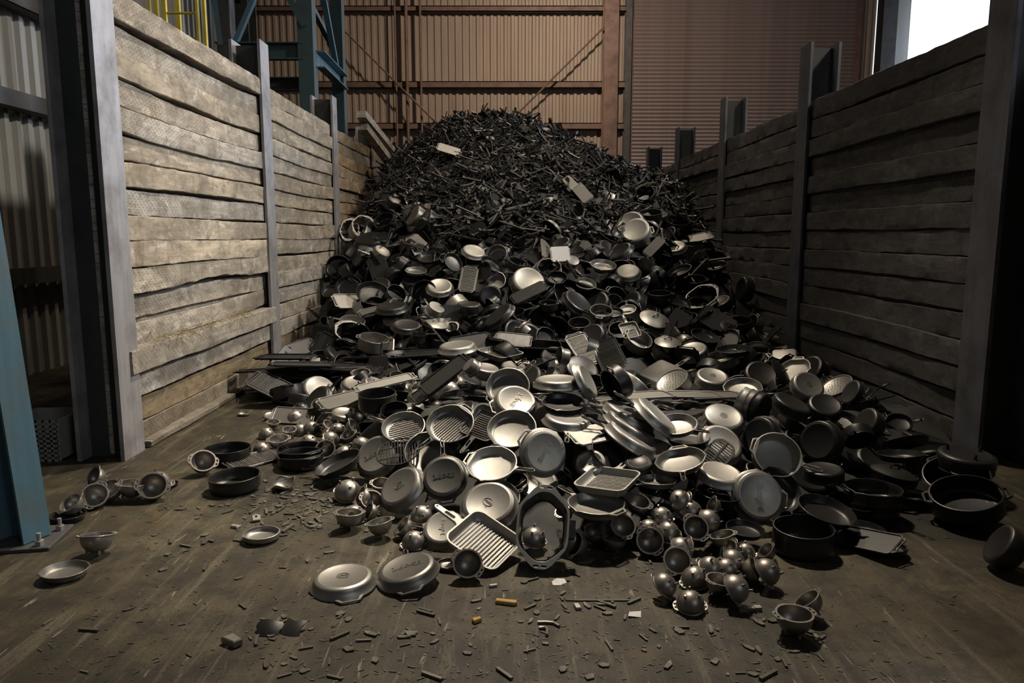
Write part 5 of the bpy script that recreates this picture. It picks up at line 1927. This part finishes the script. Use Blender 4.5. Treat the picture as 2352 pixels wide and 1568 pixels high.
litter('clay_stick', prism([(-.045, -.012), (.04, -.016), (.052, -.004), (.045, .012), (-.045, .011)], [], 0, .018, .003), CLAY, 1162, 1386, -12, 'ochre clay stick lying on the floor before the grill tub', 'clay stick')
litter('clay_stick', prism([(-.02, -.012), (.018, -.010), (.022, .008), (-.016, .013)], [], 0, .018, .003), CLAY, 1095, 1428, 35, 'short broken ochre lump on the front floor', 'clay lump')
litter('bent_rod', tube([(-.05, .0, .007), (-.02, .002, .007), (.015, -.004, .007), (.04, -.03, .007)], .0065, 8), IRON, 1262, 1432, 0, 'bent round iron rod on the front floor, upper of two', 'rod')
litter('bent_rod', tube([(-.03, .012, .007), (-.008, .014, .007), (.003, .002, .007), (.0, -.045, .007)], .0065, 8), IRON, 1255, 1448, 0, 'hooked iron rod on the front floor, lower of two', 'rod')
litter('flat_strip', prism([(-.16, -.004), (-.1, -.009), (.1, -.008), (.17, -.003), (.1, .006), (-.1, .005)], [], 0, .006), CHIP, 1382, 1379, 0, 'long thin iron strip lying across the front floor', 'iron strip')
litter('torn_wrapper', bend(prism([(-.035, -.02), (0, -.026), (.034, -.008), (.028, .02), (-.01, .026), (-.034, .012)], [], 0, .002), lambda v: (v.x, v.y, v.z + .012 * abs(sin(v.x * 90)))), PAPER, 1285, 1338, 10, 'crumpled white scrap on the floor below the grill tub', 'wrapper')
litter('torn_wrapper', bend(prism([(-.034, -.012), (.02, -.024), (.036, .012), (-.012, .024)], [], 0, .002), lambda v: (v.x, v.y, v.z + .008 * abs(cos(v.x * 80)))), PAPER, 1457, 1413, 14, 'pale crumpled scrap on the floor in front of the kettle cluster', 'wrapper')
litter('iron_stub', prism([(-.02, -.008), (.016, -.01), (.021, .004), (-.018, .009)], [], 0, .012, .002), IRON_P, 1133, 1347, 20, 'bright rectangular iron stub on the floor below the square pan', 'iron stub')
litter('iron_stub', prism([(-.012, -.02), (.012, -.022), (.010, .02), (-.011, .021)], [], 0, .014, .002), IRON_P, 1326, 1396, 12, 'small bright iron wedge beside the long thin strip', 'iron stub')
litter('grooved_block', join(box(-.05, -.01, -.012, .012, 0, .018), box(-.012, .02, -.009, .009, 0, .014), box(.018, .05, -.012, .012, 0, .018)), IRON, 1722, 1402, 6, 'grooved iron block on the floor under the kettle cluster', 'iron block')
litter('angular_block', prism([(-.04, -.02), (.035, -.024), (.045, .01), (-.02, .024)], [], 0, .03, .004), IRON, 534, 1478, -28, 'angular iron block on the left front floor', 'iron block')


# curved shards of broken pans
def shard_mesh(seed, w, h):
    r_ = random.Random(seed)
    R = .16
    nx_, ny_ = 8, 6
    V, F = [], []
    for lay in (0, 1):
        for j in range(ny_ + 1):
            for i in range(nx_ + 1):
                u, v = (i / nx_ - .5) * w, (j / ny_ - .5) * h
                if i in (0, nx_): u *= 1 + .12 * sin(j * 1.1 + seed)
                if j == ny_: v *= 1 + .2 * sin(i * .7 + seed * 2)
                rr_ = R - .006 * lay
                V.append((rr_ * sin(u / R), -rr_ * cos(u / R) * cos(v / R * .8) + R, h / 2 + R * .9 * sin(v / R)))
    n1 = (nx_ + 1) * (ny_ + 1)
    for lay in (0, 1):
        for j in range(ny_):
            for i in range(nx_):
                a = lay * n1 + j * (nx_ + 1) + i
                F.append((a, a + 1, a + nx_ + 2, a + nx_ + 1))
    edge = [i for i in range(nx_ + 1)] + [j * (nx_ + 1) + nx_ for j in range(1, ny_ + 1)] + [ny_ * (nx_ + 1) + i for i in range(nx_ - 1, -1, -1)] + [j * (nx_ + 1) for j in range(ny_ - 1, 0, -1)]
    for a, b in zip(edge, edge[1:] + edge[:1]):
        F.append((a, b, b + n1, a + n1))
    return mesh_from('pan_shard', V, F, IRON_D, True, 60)


for (px, py, rz, w_, lab) in ((612, 1464, 4, .10, 'dark shining curved pan shard on the left front floor, wider of two'), (659, 1462, -16, .085, 'dark shining curved pan shard beside the wider one')):
    p = ground(px, py)
    o = obj('pan_shard', shard_mesh(px % 7, w_, .085), None, (p.x, p.y, .004), (radians(-64), 0, radians(rz)))
    tag(o, lab, 'shard')
kp = [(.075 * sin(k / 8 * pi / 2), .06 * (1 - cos(k / 8 * pi / 2))) for k in range(1, 9)] + [(.075, .07), (.070, .07)] + [(.070 * sin(k / 8 * pi / 2), .005 + .055 * (1 - cos(k / 8 * pi / 2))) for k in range(8, 0, -1)]
km = mesh_from('kettle_shard', *lathe(kp, 22, lambda a, r, z: (r, z * (.75 + .25 * sin(a * 3 + 1)) if z > .03 else z), 0, 2 * pi), KETTLE, True, 40)
p = ground(657, 1122)
tag(obj('broken_kettle', km, None, (p.x, p.y, .002), (radians(12), radians(-10), 0)), 'broken kettle bowl with jagged rim in the flake litter', 'kettle')
p = ground(549, 1213)
sm2 = mesh_from('handle_stub', *prism(handle_outline(0, .05, .02, .012, .014), [], 0, .016, .004), IRON_P, False)
tag(obj('handle_stub', sm2, None, (p.x, p.y, 0), (0, 0, radians(160))), 'pale broken handle stub left of the small open pan', 'stub')
p = ground(588, 1196)
o = obj('handle_stub', mesh_from('handle_stub', *prism([(-.02, -.022), (.022, -.02), (.026, .012), (0, .024), (-.024, .014)], [ellipse(.005, .005, 8, 0, .004)], 0, .02, .004), IRON_P, False), None, (p.x, p.y, .012), (radians(40), 0, 0.4))
tag(o, 'pale pierced handle stub just behind the small open pan', 'stub')
# a thin rod stuck upright among the kettles
a, b = at_y(1578, 1205, 3.72), at_y(1606, 1080, 3.95)
tag(obj('thin_rod', mesh_from('thin_rod', *tube([a, b], .006, 8), IRON_D)), 'thin dark rod sticking up among the kettles', 'rod')

# ------------------------------------------------------------------ labels of look-alikes: told apart by the landmark they lie near
for (o, p, lab) in AUTO:
    m = near_mark(p)
    o['label'] = lab + ' near ' + m
    o['group'] = o['category'] + ' pieces, ' + lab + ', near ' + m
